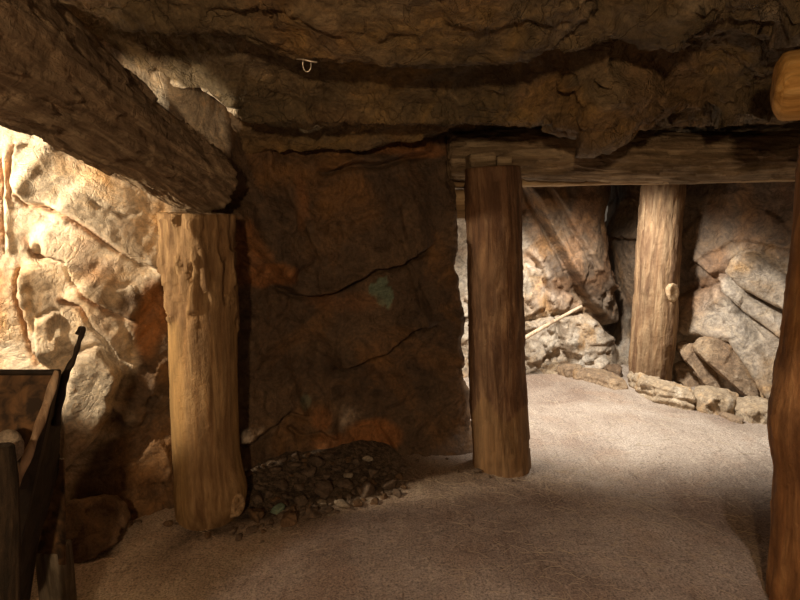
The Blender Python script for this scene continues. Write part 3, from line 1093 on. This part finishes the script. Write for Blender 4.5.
# far post in the chamber
Y3 = 4.93
p3rows = [(390, 629, 669), (375, 630, 669), (350, 631, 673), (320, 633, 676), (300, 635, 676), (250, 638, 679), (215, 640, 681), (183, 643, 684)]
post_far, s3 = make_post(p3rows, Y3, M['post_far'], 'cracked light brown timber post standing in the lit side chamber', 3, bark=0.009, lump=0.03, plates=0.008)
pt, d, r = surf(s3, 290, Y3, 0.28)
knot_stub(post_far, pt - d * 0.02, d, 0.072, 0.030, M['knot'])
pt, d, r = surf(s3, 250, Y3, 0.25)
knot_stub(post_far, pt - d * 0.008, d, 0.016, 0.008, M['knot_dark'])

# near right post, cut by the frame
Y4 = 2.05
p4rows = [(640, 775, 876), (600, 775, 876), (540, 778, 878), (500, 780, 878), (470, 782, 880), (445, 776, 882), (420, 777, 884), (380, 784, 890), (300, 795, 898),
          (200, 805, 906), (140, 809, 912)]
post_right, s4 = make_post(p4rows, Y4, M['post_right'], 'orange-brown timber post cut by the right edge of the photo', 4, bark=0.007, lump=0.04, plates=0.005)

# ------------------------------------------------------------------ beams
# slanting log from the left post towards the visitor
bs = [(at(208, 184, 2.86), 0.150), (at(180, 168, 2.66), 0.152), (at(120, 128, 2.28), 0.165), (at(50, 80, 1.92), 0.182), (at(-60, 10, 1.5), 0.19), (at(-330, -150, 0.95), 0.19)]
beam, q, _ = log('roof_beam', bs, M['beam'], bark=0.012, seed=6, lump=0.06, ring=150, round_end=0.05, plates=0.017, du=0.010,
                 knots=((0.5, 0.9, 0.09, 0.02), (2.2, 0.5, 0.07, 0.02), (4.0, 0.75, 0.1, 0.015)))
tag(beam, 'thick dark rough-barked log slanting down to rest on the left post', 'beam')

# crossbeam over the chamber opening
ls = [(at(448, 156, 3.62), 0.128), (at(520, 155, 3.62), 0.134), (at(620, 157, 3.62), 0.140), (at(700, 158, 3.62), 0.142), (at(800, 155, 3.62), 0.125), (at(850, 154, 3.62), 0.125)]
lintel, q, _ = log('crossbeam', ls, M['lintel'], bark=0.012, seed=8, lump=0.06, ring=110, round_end=0.02, plates=0.014, du=0.011)
tag(lintel, 'long weathered grey-brown crossbeam spanning the chamber opening', 'beam')


def timber(name, c, dims, axis_dir, mat, label=None, cat=None, seed=0, roughn=0.006, up=(0, 0, 1), parent=None, bev=0.012, res=0.012):
    """sawn or split timber: a box with worn corners and grain relief; own Z runs along it"""
    L, wd, th = dims
    nz_, nx_, ny_ = max(4, int(L / res)), max(3, int(wd / res)), max(3, int(th / res))
    bm = bmesh.new()
    bmesh.ops.create_cube(bm, size=1)
    me = bpy.data.meshes.new('t')
    # dense box by hand
    bm.free()
    V, Fq, idx = [], [], {}

    def vid(i, j, k):
        key = (i, j, k)
        if key not in idx:
            idx[key] = len(V)
            V.append(((i / nx_ - .5) * wd, (j / ny_ - .5) * th, (k / nz_ - .5) * L))
        return idx[key]
    for i in range(nx_):
        for j in range(ny_):
            for k, fl in ((0, 0), (nz_, 1)):
                f = [vid(i, j, k), vid(i, j + 1, k), vid(i + 1, j + 1, k), vid(i + 1, j, k)]
                Fq.append(f[::-1] if fl else f)
    for i in range(nx_):
        for k in range(nz_):
            for j, fl in ((0, 0), (ny_, 1)):
                f = [vid(i, j, k), vid(i + 1, j, k), vid(i + 1, j, k + 1), vid(i, j, k + 1)]
                Fq.append(f[::-1] if fl else f)
    for j in range(ny_):
        for k in range(nz_):
            for i, fl in ((0, 0), (nx_, 1)):
                f = [vid(i, j, k), vid(i, j, k + 1), vid(i, j + 1, k + 1), vid(i, j + 1, k)]
                Fq.append(f[::-1] if fl else f)
    V = np.array(V)
    # round the corners
    hw = np.array([wd / 2, th / 2, L / 2])
    inner = np.clip(V, -(hw - bev), hw - bev)
    dv = V - inner
    ln = np.linalg.norm(dv, axis=1, keepdims=True)
    V = inner + np.where(ln > 1e-9, dv / np.maximum(ln, 1e-9) * np.minimum(ln, bev), 0)
    sd = seed * 7.7
    nrm = V / hw
    nrm = np.sign(nrm) * np.abs(nrm) ** 6
    nrm /= np.linalg.norm(nrm, axis=1, keepdims=True) + 1e-9
    d = roughn * (ridged(V * np.array([22, 22, 2.5]) + sd, 3, seed) + 0.8 * fbm(V * np.array([6, 6, 3]) + sd, 3, seed + 2))
    V = V + nrm * d[:, None]
    o = mesh_np(name, V, Fq, mat, parent)
    z = Vector(axis_dir).normalized()
    y = (Vector(up) - z * Vector(up).dot(z)).normalized()
    x = y.cross(z)
    mt = Matrix((x, y, z)).transposed()
    o.rotation_euler = mt.to_euler()
    o.location = Vector(c) - (parent.location if parent else Vector())
    if label:
        tag(o, label, cat)
    return o


# plank tucked under the crossbeam at its back, and the block under its end
pc0, pc1 = at(446, 183, 3.87), at(800, 176, 3.87)
timber('split_plank', (pc0 + pc1) / 2, ((pc1 - pc0).length, 0.20, 0.062), pc1 - pc0, M['plank'],
       'pale split plank tucked along the underside of the crossbeam', 'plank', 4, 0.007)
timber('wood_block', at(462, 204, 3.80), (0.16, 0.17, 0.17), (1, 0, 0.04), M['plank'],
       'short pale wooden block under the left end of the crossbeam', 'block', 5, 0.012)
timber('wooden_wedge', at(481, 162, 3.40), (0.15, 0.14, 0.09), (1, 0.1, 0.08), M['lintel'],
       'small dark wooden wedge on top of the middle post', 'wedge', 6, 0.006, bev=0.02)
timber('wooden_packer', at(503, 164, 3.42), (0.085, 0.12, 0.075), (1, 0.0, 0.0), M['lintel'],
       'narrow dark wooden packing piece right of the wedge on the middle post', 'wedge', 7, 0.004)
timber('cap_plate', at(666, 179, 4.93), (0.30, 0.24, 0.05), (1, 0, 0), M['lintel'],
       'thin dark wooden cap plate on the far chamber post', 'plank', 8, 0.004)
# log end at the right edge
e0 = at(775, 88, 1.98)
es = [(e0, 0.103), (e0 + Vector((0.15, -0.06, 0.01)), 0.108), (e0 + Vector((0.9, -0.42, 0.04)), 0.115)]
endlog, q, _ = log('roof_beam', es, M['cut'], bark=0.003, seed=9, lump=0.03, ring=80, round_end=0.035)
tag(endlog, 'rounded orange log end poking in at the right edge under the roof', 'beam')


# ------------------------------------------------------------------ rocks
def hull_rock(name, pts, mat, seed=0, vox=0.012, rough=0.02, fac=0.03, fsc=9.0, parent=None, smooth_it=2, strata=None):
    pts = [Vector(p) for p in pts]
    c = sum(pts, Vector()) / len(pts)
    zmin = min(p.z for p in pts)
    org = Vector((c.x, c.y, zmin))
    bm = bmesh.new()
    for p in pts:
        bm.verts.new(p - org)
    bmesh.ops.convex_hull(bm, input=bm.verts)
    for v in [v for v in bm.verts if not v.link_faces]:
        bm.verts.remove(v)
    me = bpy.data.meshes.new('tmp')
    bm.to_mesh(me)
    bm.free()
    t = bpy.data.objects.new('tmp', me)
    COL.objects.link(t)
    md = t.modifiers.new('r', 'REMESH')
    md.mode = 'VOXEL'
    md.voxel_size = vox
    dg = bpy.context.evaluated_depsgraph_get()
    dg.update()
    ev = t.evaluated_get(dg)
    m2 = bpy.data.meshes.new_from_object(ev)
    bpy.data.objects.remove(t)
    bm = bmesh.new()
    bm.from_mesh(m2)
    for _ in range(smooth_it):
        bmesh.ops.smooth_vert(bm, verts=bm.verts, factor=0.5, use_axis_x=True, use_axis_y=True, use_axis_z=True)
    bm.normal_update()
    V = np.array([v.co[:] for v in bm.verts])
    Nm = np.array([v.normal[:] for v in bm.verts])
    sd = seed * 3.31
    Q = V + sd
    wv = fbm(Q * 5, 2, seed)
    d = fac * facet(Q * fsc + wv[:, None] * .5, seed) + rough * ridged(Q * 7, 3, seed + 1) + 0.25 * rough * fbm(Q * 30, 2, seed + 2)
    if strata is not None:
        s = np.array(Vector(strata).normalized()[:])
        k = Q @ s
        d = d + 0.6 * fac * (np.abs(((k * 18 + wv * 0.6) % 1) - 0.5) * 2 - 0.5)
    V = V + Nm * d[:, None]
    for v, co in zip(bm.verts, V):
        v.co = co
    me = bpy.data.meshes.new(name)
    bm.to_mesh(me)
    bm.free()
    me.polygons.foreach_set('use_smooth', [True] * len(me.polygons))
    me.materials.append(mat)
    o = bpy.data.objects.new(name, me)
    o.location = org
    COL.objects.link(o)
    return o


def foot_stone(outline_front, depth, height, **kw):
    """stone on the floor: footprint from picture points of its front foot, pushed back by depth"""
    pts = []
    for k, (x, y) in enumerate(outline_front):
        g = gnd(x, y)
        hh = height[k] if isinstance(height, (list, tuple)) else height
        pts += [g + Vector((0, 0.0, -0.03)), g + Vector((0, 0.03, hh * 0.8)), g + Vector((0.02, depth * 0.5, hh)), g + Vector((0.03, depth, hh * 0.9)), g + Vector((0.03, depth, -0.03))]
    return hull_rock(pts=pts, **kw)


# boulder front left
b = hull_rock('boulder', [at(42, 545, 2.36), at(48, 512, 2.40), at(62, 503, 2.46), at(108, 497, 2.52), at(126, 504, 2.56), at(130, 517, 2.54), at(117, 543, 2.40),
                          at(92, 563, 2.32), at(70, 562, 2.34), at(52, 506, 2.56), at(114, 500, 2.62), at(50, 540, 2.58), at(112, 530, 2.62)],
              M['boulder'], 1, 0.012, 0.015, 0.03, 6)
tag(b, 'large brown boulder on the floor between the ore bin and the left post', 'boulder')

b = foot_stone([(638, 394), (655, 403), (678, 409), (695, 411)], 0.30, [0.13, 0.15, 0.15, 0.13], name='rock_slab', mat=M['pale'], seed=2, vox=0.010, rough=0.012, fac=0.03, fsc=8, strata=(0, 0.1, 1))
tag(b, 'pale layered stone block on the floor beside the far post', 'rock')
b = foot_stone([(699, 411), (716, 416), (733, 416), (741, 410)], 0.26, [0.10, 0.14, 0.13, 0.10], name='rock_slab', mat=M['pale'], seed=3, vox=0.010, rough=0.012, fac=0.03, fsc=9)
tag(b, 'cream broken stone in the middle of the row along the chamber wall', 'rock')
b = foot_stone([(738, 418), (752, 424), (770, 425), (780, 424)], 0.26, [0.06, 0.10, 0.12, 0.12], name='rock_slab', mat=M['pale'], seed=4, vox=0.010, rough=0.010, fac=0.025, fsc=9)
tag(b, 'pale stone at the right end of the row, next to the near right post', 'rock')
b = foot_stone([(720, 416), (732, 423), (744, 425)], 0.10, 0.025, name='rock_chip', mat=M['tan'], seed=5, vox=0.006, rough=0.004, fac=0.008, fsc=14, smooth_it=1)
tag(b, 'thin flat stone chip lying in front of the stone row', 'rock')
b = foot_stone([(575, 379), (596, 385), (616, 391), (628, 390)], 0.36, [0.05, 0.07, 0.07, 0.05], name='rock_slab', mat=M['tan'], seed=6, vox=0.010, rough=0.010, fac=0.02, fsc=8, strata=(0.1, 0.1, 1))
tag(b, 'flat brown stone slab on the floor left of the far post', 'rock')


def lean_slab(outline, Yf, th, **kw):
    """leaning slab: traced outline, front face tilted, real thickness"""
    cx = sum(p[0] for p in outline) / len(outline)
    cy = sum(p[1] for p in outline) / len(outline)
    pts = []
    for x, y in outline:
        yy = Yf + (400 - y) * 0.0045
        pts.append(at(cx + (x - cx) * 0.88, cy + (y - cy) * 0.88, yy - 0.02))
        pts.append(at(x, y, yy + th * 0.4))
        pts.append(at(x, y, yy + th))
    return hull_rock(pts=pts, **kw)


b = lean_slab([(692, 345), (699, 337), (717, 335), (735, 345), (746, 360), (760, 388), (764, 400), (753, 403), (742, 394), (726, 374), (710, 360), (694, 352)], 4.42, 0.18,
              name='leaning_slab', mat=M['tan'], seed=7, vox=0.010, rough=0.008, fac=0.010, fsc=6)
tag(b, 'largest long tan slab leaning down behind the row of stones', 'rock')
b = lean_slab([(674, 344), (684, 340), (697, 344), (708, 358), (718, 374), (724, 394), (714, 396), (700, 378), (684, 360)], 4.62, 0.15,
              name='leaning_slab', mat=M['tan'], seed=8, vox=0.010, rough=0.010, fac=0.014, fsc=7)
tag(b, 'narrower brown slab leaning between the far post and the largest slab', 'rock')
b = lean_slab([(674, 364), (684, 362), (696, 372), (706, 384), (706, 394), (690, 390), (675, 380)], 4.80, 0.14,
              name='broken_rock', mat=M['tan'], seed=9, vox=0.010, rough=0.014, fac=0.03, fsc=9)
tag(b, 'small broken rock wedged right behind the foot of the far post', 'rock')
# stones under the far wall
for k, (ol, hh, lb, mt) in enumerate((
        ([(528, 371), (545, 374), (560, 374)], 0.10, 'low pale stone at the foot of the far wall beside the middle post', 'pale'),
        ([(556, 374), (570, 378), (582, 376)], 0.09, 'small tan stone at the far wall foot left of the flat slab', 'tan'),
        ([(584, 366), (598, 370), (610, 372)], 0.16, 'upright brown stone behind the flat slab by the dark crevice', 'tan'),
        ([(600, 374), (612, 378), (622, 378)], 0.08, 'small brown stone just behind the flat slab near the far post', 'boulder'))):
    b = foot_stone(ol, 0.2, hh, name='rock', mat=M[mt], seed=20 + k, vox=0.010, rough=0.012, fac=0.03, fsc=9)
    tag(b, lb, 'rock')

# ------------------------------------------------------------------ rubble at the foot of the brown wall
protos = []
for k in range(9):
    r3 = np.random.RandomState(100 + k)
    n = 14
    pts = r3.normal(size=(n, 3))
    pts /= np.linalg.norm(pts, axis=1, keepdims=True)
    sc = np.array([1.0, r3.uniform(0.6, 0.9), r3.uniform(0.4, 0.7)])
    pts = pts * sc * 0.5 * 0.1
    o = hull_rock('tmp_rock', [tuple(p) for p in pts], M['pebble'], 40 + k, 0.006, 0.003, 0.010, 22, smooth_it=1)
    me = o.data
    # centre the mesh on its own middle
    co = np.array([v.co[:] for v in me.vertices])
    mid = (co.max(0) + co.min(0)) / 2
    for v in me.vertices:
        v.co = Vector(v.co) - Vector(mid)
    protos.append(me)
    bpy.data.objects.remove(o)

protos_by = {}
for key in ('pebble', 'pebble_pale', 'pebble_green', 'boulder'):
    arr = []
    for me in protos:
        m2 = me.copy()
        m2.materials.clear()
        m2.materials.append(M[key])
        m2.name = 'rubble_stone'
        arr.append(m2)
    protos_by[key] = arr


def put_stone(x, y, size, key='pebble', label=None, group=None, k=None, name='rubble_stone', lift=0.0, rot=None, cat='stone'):
    me = protos_by[key][random.randrange(9) if k is None else k]
    o = bpy.data.objects.new(name, me)
    s = size / 0.1
    o.scale = (s, s * random.uniform(.85, 1.1), s * random.uniform(.8, 1.1))
    o.rotation_euler = rot or (random.uniform(-.35, .35), random.uniform(-.35, .35), random.uniform(0, 6.28))
    o.location = (x, y, fz(x, y) + size * 0.20 + lift)
    COL.objects.link(o)
    tag(o, label, cat, group)
    return o


# notable stones
def px_stone(px, py, size, key, label, k, lift=0.0, guess=3.2, name='rubble_stone', rot=None):
    # walk the ray down to the bank
    r = ray(px, py)
    t = 2.3
    while t < 4.5:
        p = Vector((0, 0, CAMZ)) + r * t
        if p.z < fz(p.x, p.y) + 0.3 * size:
            break
        t += 0.01
    p = Vector((0, 0, CAMZ)) + r * t
    return put_stone(p.x, p.y, size, key, label, None, k, name, lift, rot), p


taken = []
for args in ((368, 463, 0.075, 'pebble_pale', 'pale rounded stone standing highest at the right end of the rubble', 0, 0.03, 3.3, 'rubble_stone', (1.2, 0.2, 0)),
             (348, 474, 0.08, 'pebble_pale', 'small pale flat stone lying on top of the rubble', 1),
             (278, 508, 0.085, 'pebble_green', 'green-grey stone in the rubble near the left post', 2),
             (367, 487, 0.13, 'pebble', 'dark rounded stone at the right side of the rubble', 3),
             (342, 502, 0.10, 'pebble_pale', 'greyish flat stone at the front right edge of the rubble', 4),
             (324, 488, 0.15, 'pebble', 'largest grey-brown stone in the middle of the rubble', 5),
             (322, 501, 0.07, 'pebble_pale', 'small grey stone in front of the largest rubble stone', 6),
             (300, 485, 0.10, 'pebble', 'dark brown stone left of the largest rubble stone', 7),
             (256, 512, 0.14, 'boulder', 'reddish brown stone beside the foot of the left post', 8),
             (168, 523, 0.055, 'boulder', 'small reddish stone left of the foot of the left post', 2),
             (138, 522, 0.05, 'pebble', 'small dark stone beside the large boulder', 1),
             (478, 470, 0.06, 'pebble', 'small dark stone between the wall and the middle post', 4),
             (208, 536, 0.05, 'boulder', 'small brown stone right in front of the left post', 3),
             (232, 530, 0.07, 'pebble', 'flat dark stone at the right front foot of the left post', 5)):
    o, p = px_stone(*args)
    taken.append((p.x, p.y, args[2] / 2))

def rubble_label(size, px_, f):
    a = 'fist-sized' if size > 0.085 else 'small' if size > 0.055 else 'tiny'
    b_ = 'beside the left post' if px_ < 275 else 'at the middle of the heap' if px_ < 320 else 'right of the middle' if px_ < 362 else 'at the right end'
    c_ = 'against the brown wall' if f < 0.35 else 'in the belly of the pile' if f < 0.68 else 'along the front edge'
    return f'{a} dark rubble stone {b_}, {c_}'


n_made = 0
tries = 0
while n_made < 270 and tries < 20000:
    tries += 1
    px_, py_ = random.uniform(232, 404), random.uniform(452, 528)
    lo = np.interp(px_, [232, 300, 400], [532, 512, 486])
    hi = np.interp(px_, [232, 300, 400], [452, 458, 464])
    if py_ > lo or py_ < hi:
        continue
    g = gnd(px_, py_, 0.05)
    size = (0.12 if tries < 60 else 0.095 if tries < 400 else 0.07 if tries < 2500 else 0.045) * random.uniform(.75, 1.15)
    wy = np.interp(g.x, [-1.9, -1.3, -1.0, -0.6, 0.0, 0.4], [2.5, 2.74, 3.0, 3.4, 3.6, 3.6]) - 0.12
    if g.y > wy - size / 2:
        continue
    if math.hypot(g.x - s1[0][0].x, g.y - Y1) < 0.2 + size / 2:
        continue
    if any(math.hypot(g.x - a, g.y - b_) < (size / 2 + c_) * 0.86 for a, b_, c_ in taken):
        continue
    taken.append((g.x, g.y, size / 2))
    put_stone(g.x, g.y, size, random.choice(('pebble', 'pebble', 'pebble', 'boulder', 'pebble')),
              rubble_label(size, px_, (py_ - hi) / (lo - hi)), 'loose rubble stones under the brown wall')
    n_made += 1
for x, y, s_ in ((0.33, 3.2, .03), (0.20, 3.1, .02), (-0.35, 2.75, .02), (-.1, 2.6, .02), (0.62, 3.1, .025), (0.5, 3.14, .03), (0.05, 3.25, .025), (0.75, 3.2, .02),
                 (-1.05, 2.62, .03), (-1.15, 2.5, .02), (-.62, 2.5, .025), (0.1, 3.35, .04), (0.28, 3.38, .03)):
    put_stone(x, y, s_, 'pebble_pale' if s_ < .024 else 'pebble', 'tiny loose pebble on the dirt floor by the posts', 'loose pebbles on the floor', name='pebble', cat='pebble')


# ------------------------------------------------------------------ ore bin at the left
def prism(name, poly, th, nrm, mat, parent=None, ragged=0.0, seed=0, jag_edges=()):
    """plate: polygon of 3-D points with thickness; listed edges get a torn outline"""
    out = []
    rs = random.Random(seed)
    n = len(poly)
    for i in range(n):
        a, b_ = Vector(poly[i]), Vector(poly[(i + 1) % n])
        out.append(a)
        if i in jag_edges:
            m = max(2, int((b_ - a).length / 0.018))
            c = sum((Vector(p) for p in poly), Vector()) / n
            for k in range(1, m):
                p = a.lerp(b_, k / m)
                out.append(p + (c - p).normalized() * rs.uniform(0, ragged))
    nv = Vector(nrm).normalized() * th
    org = out[0].copy()
    V = [p - org for p in out] + [p + nv - org for p in out]
    m = len(out)
    Fq = [list(range(m))[::-1], list(range(m, 2 * m))] + [[i, (i + 1) % m, m + (i + 1) % m, m + i] for i in range(m)]
    me = bpy.data.meshes.new(name)
    me.from_pydata([tuple(v) for v in V], [], Fq)
    bm = bmesh.new()
    bm.from_mesh(me)
    bmesh.ops.recalc_face_normals(bm, faces=bm.faces)
    bm.to_mesh(me)
    bm.free()
    me.materials.append(mat)
    o = bpy.data.objects.new(name, me)
    COL.objects.link(o)
    o.location = org
    if parent:
        o.parent = parent
        o.location = org - parent.location
    return o


def tube(name, pts, rad, mat, parent=None, ring=14, wob=0.0, seed=0, flat=1.0):
    pts = [Vector(p) for p in pts]
    rad = rad if isinstance(rad, (list, tuple)) else [rad] * len(pts)
    # resample with catmull-rom
    P, R = [], []
    for i in range(len(pts) - 1):
        p0, p1, p2, p3 = pts[max(i - 1, 0)], pts[i], pts[i + 1], pts[min(i + 2, len(pts) - 1)]
        for k in range(8):
            t = k / 8
            P.append(0.5 * ((2 * p1) + (p2 - p0) * t + (2 * p0 - 5 * p1 + 4 * p2 - p3) * t * t + (3 * p1 - p0 - 3 * p2 + p3) * t ** 3))
            R.append(rad[i] * (1 - t) + rad[i + 1] * t)
    P.append(pts[-1])
    R.append(rad[-1])
    org = P[0].copy()
    V, Fq = [], []
    up = Vector((0.3, 0.9, 0.2))
    for i, p in enumerate(P):
        d = (P[min(i + 1, len(P) - 1)] - P[max(i - 1, 0)]).normalized()
        a = d.cross(up).normalized()
        b_ = d.cross(a)
        for t in range(ring):
            an = 2 * math.pi * t / ring
            rr = R[i] * (1 + wob * math.sin(an * 2 + i * .6 + seed) * .5 + wob * math.sin(i * .9 + seed))
            V.append(p - org + a * rr * math.cos(an) + b_ * rr * flat * math.sin(an))
    for i in range(len(P) - 1):
        for t in range(ring):
            t2 = (t + 1) % ring
            Fq.append([i * ring + t, i * ring + t2, (i + 1) * ring + t2, (i + 1) * ring + t])
    Fq.append(list(range(ring))[::-1])
    Fq.append([(len(P) - 1) * ring + t for t in range(ring)])
    me = bpy.data.meshes.new(name)
    me.from_pydata([tuple(v) for v in V], [], Fq)
    bm = bmesh.new()
    bm.from_mesh(me)
    bmesh.ops.recalc_face_normals(bm, faces=bm.faces)
    bm.to_mesh(me)
    bm.free()
    me.polygons.foreach_set('use_smooth', [True] * len(me.polygons))
    me.materials.append(mat)
    o = bpy.data.objects.new(name, me)
    COL.objects.link(o)
    o.location = org - (parent.location if parent else Vector())
    if parent:
        o.parent = parent
    return o


A = at(59, 372, 1.72)                 # near right top corner
ztop = A.z
Bk = Vector((-1.30, 2.02, ztop))      # far right top corner, just hidden behind the near edge line
bin_root = empty('ore_bin', (-1.35, 1.8, 0))
tag(bin_root, 'dark rusty sheet-iron ore bin at the left edge with a torn rim', 'ore bin')
At = A
Ab = at(13, 494, 1.60)
zlow = Ab.z
FL = Vector((-1.95, 1.72, ztop))
FLb = Vector((-1.80, 1.60, zlow))
prism('front_panel', [At, FL, FLb, Ab], 0.008, (0, 1, 0.1), M['rust'], bin_root)
Rt = at(63, 375, 1.98)
Rm = at(60, 470, 1.98)
Rb = at(50, 505, 1.95)
Rl = at(38, 545, 1.95)
Rq = at(30, 600, 1.92)
Rz = at(8, 600, 1.62)
prism('side_panel', [At, Rt, Rm, Rb, Rl, Rq, Rz, Ab], 0.008, (-1, 0.1, 0), M['iron'], bin_root, ragged=0.014, seed=3, jag_edges=(1, 2, 3))
RtL = Vector((Rt.x - 0.9, Rt.y + 0.05, Rt.z))
prism('back_panel', [Rt + Vector((-.02, 0, -.3)), RtL + Vector((0, 0, -.3)), RtL - Vector((0, 0, .7)), Rt - Vector((0.05, 0, .7))], 0.008, (0, -1, 0), M['rust'], bin_root)
prism('floor_panel', [Ab + Vector((-.01, 0.01, .0)), FLb + Vector((0, 0.01, .0)), FLb + Vector((0, .3, .0)), Ab + Vector((-.10, .3, .0))], 0.02, (0, 0, -1), M['rust'], bin_root)
tube('rim', [At + Vector((0.004, -.004, 0)), At.lerp(FL, .5) + Vector((0, -.004, 0)), FL + Vector((0, -.004, 0))], 0.009, M['iron'], bin_root, 10)
for k in range(9):
    pz = Rt.lerp(Rm, 0.05 + k * 0.11) + Vector((-0.006, -0.012, 0))
    bm = bmesh.new()
    bmesh.ops.create_uvsphere(bm, u_segments=10, v_segments=6, radius=0.009)
    me = bpy.data.meshes.new('rivet')
    bm.to_mesh(me)
    bm.free()
    me.materials.append(M['iron'])
    o = bpy.data.objects.new('rivet', me)
    COL.objects.link(o)
    o.parent = bin_root
    o.location = pz - bin_root.location
timber('chassis_beam', Vector((-1.62, 1.72, 0.36)), (0.75, 0.20, 0.20), (1, 0, 0), M['dark_wood'], seed=12, parent=bin_root, roughn=0.006)
for xx in (-1.85, -1.5):
    timber('leg', Vector((xx, 1.80, 0.11)), (0.26, 0.12, 0.12), (0, 0, 1), M['dark_wood'], seed=13, parent=bin_root, roughn=0.004, up=(0, 1, 0))

# dark upright in front of the bin, with the grey knob behind its top
u0, u1 = at(5, 446, 1.42), at(8, 640, 1.42)
up_root = empty('upright_stake', (u1.x, u1.y, 0))
tag(up_root, 'dark wooden stake standing in front of the ore bin at the left edge', 'stake')
ust = [(Vector((u1.x - 0.01, u1.y, -0.03)), 0.030), (Vector((u1.x, u1.y, 0.4)), 0.030), (at(7, 540, 1.42), 0.029), (at(6, 480, 1.42), 0.028), (at(4, 447, 1.42), 0.022)]
log('shaft', ust, M['dark_wood'], bark=0.005, seed=15, parent=up_root, ring=40, lump=0.12)
kb = empty('grey_stone', at(8, 455, 1.52))
bpy.data.objects.remove(kb)
g0 = at(9, 447, 1.55)
st_ = hull_rock('round_stone', [tuple(g0 + Vector((0.040 * math.cos(a) * math.cos(e), 0.035 * math.sin(a) * math.cos(e), 0.05 * math.sin(e)))) for a in [i * .7 for i in range(9)] for e in (-1.2, -.5, 0.2, 0.9, 1.4)],
                M['pebble_pale'], 51, 0.006, 0.002, 0.003, 15)
tag(st_, 'pale grey rounded stone lodged behind the top of the dark stake', 'stone')

# weathered lath lying over the bin corner
tube('wooden_lath', [at(15, 490, 1.575), at(30, 450, 1.59), at(44, 412, 1.64), at(57, 371, 1.70)], [0.009, 0.011, 0.012, 0.010], M['stick'], None, 12, 0.18, 2)
tag(COL.objects[-1], 'pale weathered split stick leaning along the corner of the ore bin', 'stick')
# hooked iron rod
tube('iron_rod', [at(56, 425, 1.90), at(61, 395, 1.90), at(66, 374, 1.90), at(74, 358, 1.92), at(79, 342, 1.95), at(83, 331, 1.97), at(81, 328, 1.98), at(77, 334, 1.98)],
     [0.012, 0.013, 0.012, 0.008, 0.008, 0.009, 0.008, 0.006], M['iron'], None, 12, 0.12, 1)
tag(COL.objects[-1], 'black hooked iron rod sticking up past the right rim of the ore bin', 'rod')
# pale sawn block beneath
timber('sawn_block', Vector((at(53, 580, 2.0).x, 2.02, 0.125)), (0.29, 0.085, 0.10), (0, 0, 1), M['grey_wood'],
       'grey sawn wooden block standing on the floor under the ore bin', 'block', 21, 0.003, up=(0, 1, 0), bev=0.006)

# ------------------------------------------------------------------ tool handle against the far rocks
t0, t1 = at(516, 343, 4.95), at(582, 306, 5.0)
hr = empty('tool_handle', t0)
tag(hr, 'long pale wooden tool handle leaning across the far rocks beside the middle post', 'tool')
tube('shaft', [t0, t0.lerp(t1, .5) + Vector((0, 0, 0.004)), t1], [0.020, 0.016, 0.013], M['handle'], hr, 12)
tube('head', [t0 + Vector((-0.02, 0, 0.09)), t0 + Vector((-0.005, 0, 0.0)), t0 + Vector((0.03, -0.01, -0.14))], [0.012, 0.026, 0.008], M['iron'], hr, 10, flat=0.6)

# ------------------------------------------------------------------ wire hook in the roof
hk = empty('wire_hook', at(307, 62, 2.1))
tag(hk, 'small bright wire loop hanging from the front roof ledge', 'hook')
hc = at(307, 66, 2.08)
tube('loop', [hc + Vector((-0.013, 0, 0.018)), hc + Vector((-0.013, 0, -0.002)), hc + Vector((-0.006, 0, -0.016)), hc + Vector((0.006, 0, -0.016)),
              hc + Vector((0.013, 0, -0.002)), hc + Vector((0.012, 0, 0.018))], 0.0022, M['steel'], hk, 8)
tube('staple', [hc + Vector((-0.034, 0, 0.022)), hc + Vector((-0.012, -0.004, 0.020)), hc + Vector((0.012, -0.004, 0.014)), hc + Vector((0.034, 0, 0.012))], 0.003, M['steel'], hk, 8)


# ------------------------------------------------------------------ straw
def straw():
    V, Fq = [], []
    rs = random.Random(5)
    m, nt, b = new_mat('straw_blade')
    b.inputs['Base Color'].default_value = (0.47, 0.37, 0.26, 1)
    b.inputs['Roughness'].default_value = 0.8
    n = 0
    while n < 800:
        if rs.random() < .55:
            x, y = rs.gauss(0.85, 0.45), rs.gauss(2.6, 0.5)
        else:
            x, y = rs.uniform(-1.2, 2.2), rs.uniform(1.5, 4.6)
        if y > np.interp(x, [-1.9, -1.3, -0.6, 0.0, 0.4, .6], [2.4, 2.6, 2.8, 3.1, 3.2, 4.6]) or y < 1.4:
            continue
        L = rs.uniform(0.03, 0.11)
        a = rs.uniform(0, math.pi)
        cv = rs.uniform(-0.5, 0.5)
        wd = rs.uniform(0.0005, 0.0011)
        k0 = len(V)
        S = 5
        xs, ys = [], []
        for i in range(S):
            t = i / (S - 1) - .5
            aa = a + cv * t
            xs.append(x + math.cos(aa) * L * t)
            ys.append(y + math.sin(aa) * L * t)
        zs = floor_h(np.array(xs), np.array(ys))
        for i in range(S):
            nx, ny = -math.sin(a) * wd, math.cos(a) * wd
            z = zs[i] + 0.0035
            V += [(xs[i] - nx, ys[i] - ny, z - 0.001), (xs[i], ys[i], z + wd), (xs[i] + nx, ys[i] + ny, z - 0.001)]
        for i in range(S - 1):
            c = k0 + i * 3
            Fq += [[c, c + 3, c + 4, c + 1], [c + 1, c + 4, c + 5, c + 2]]
        n += 1
    o = mesh_np('straw', np.array(V), Fq, m)
    tag(o, 'dry straw bits scattered over the dirt floor', 'straw', kind='stuff')


straw()
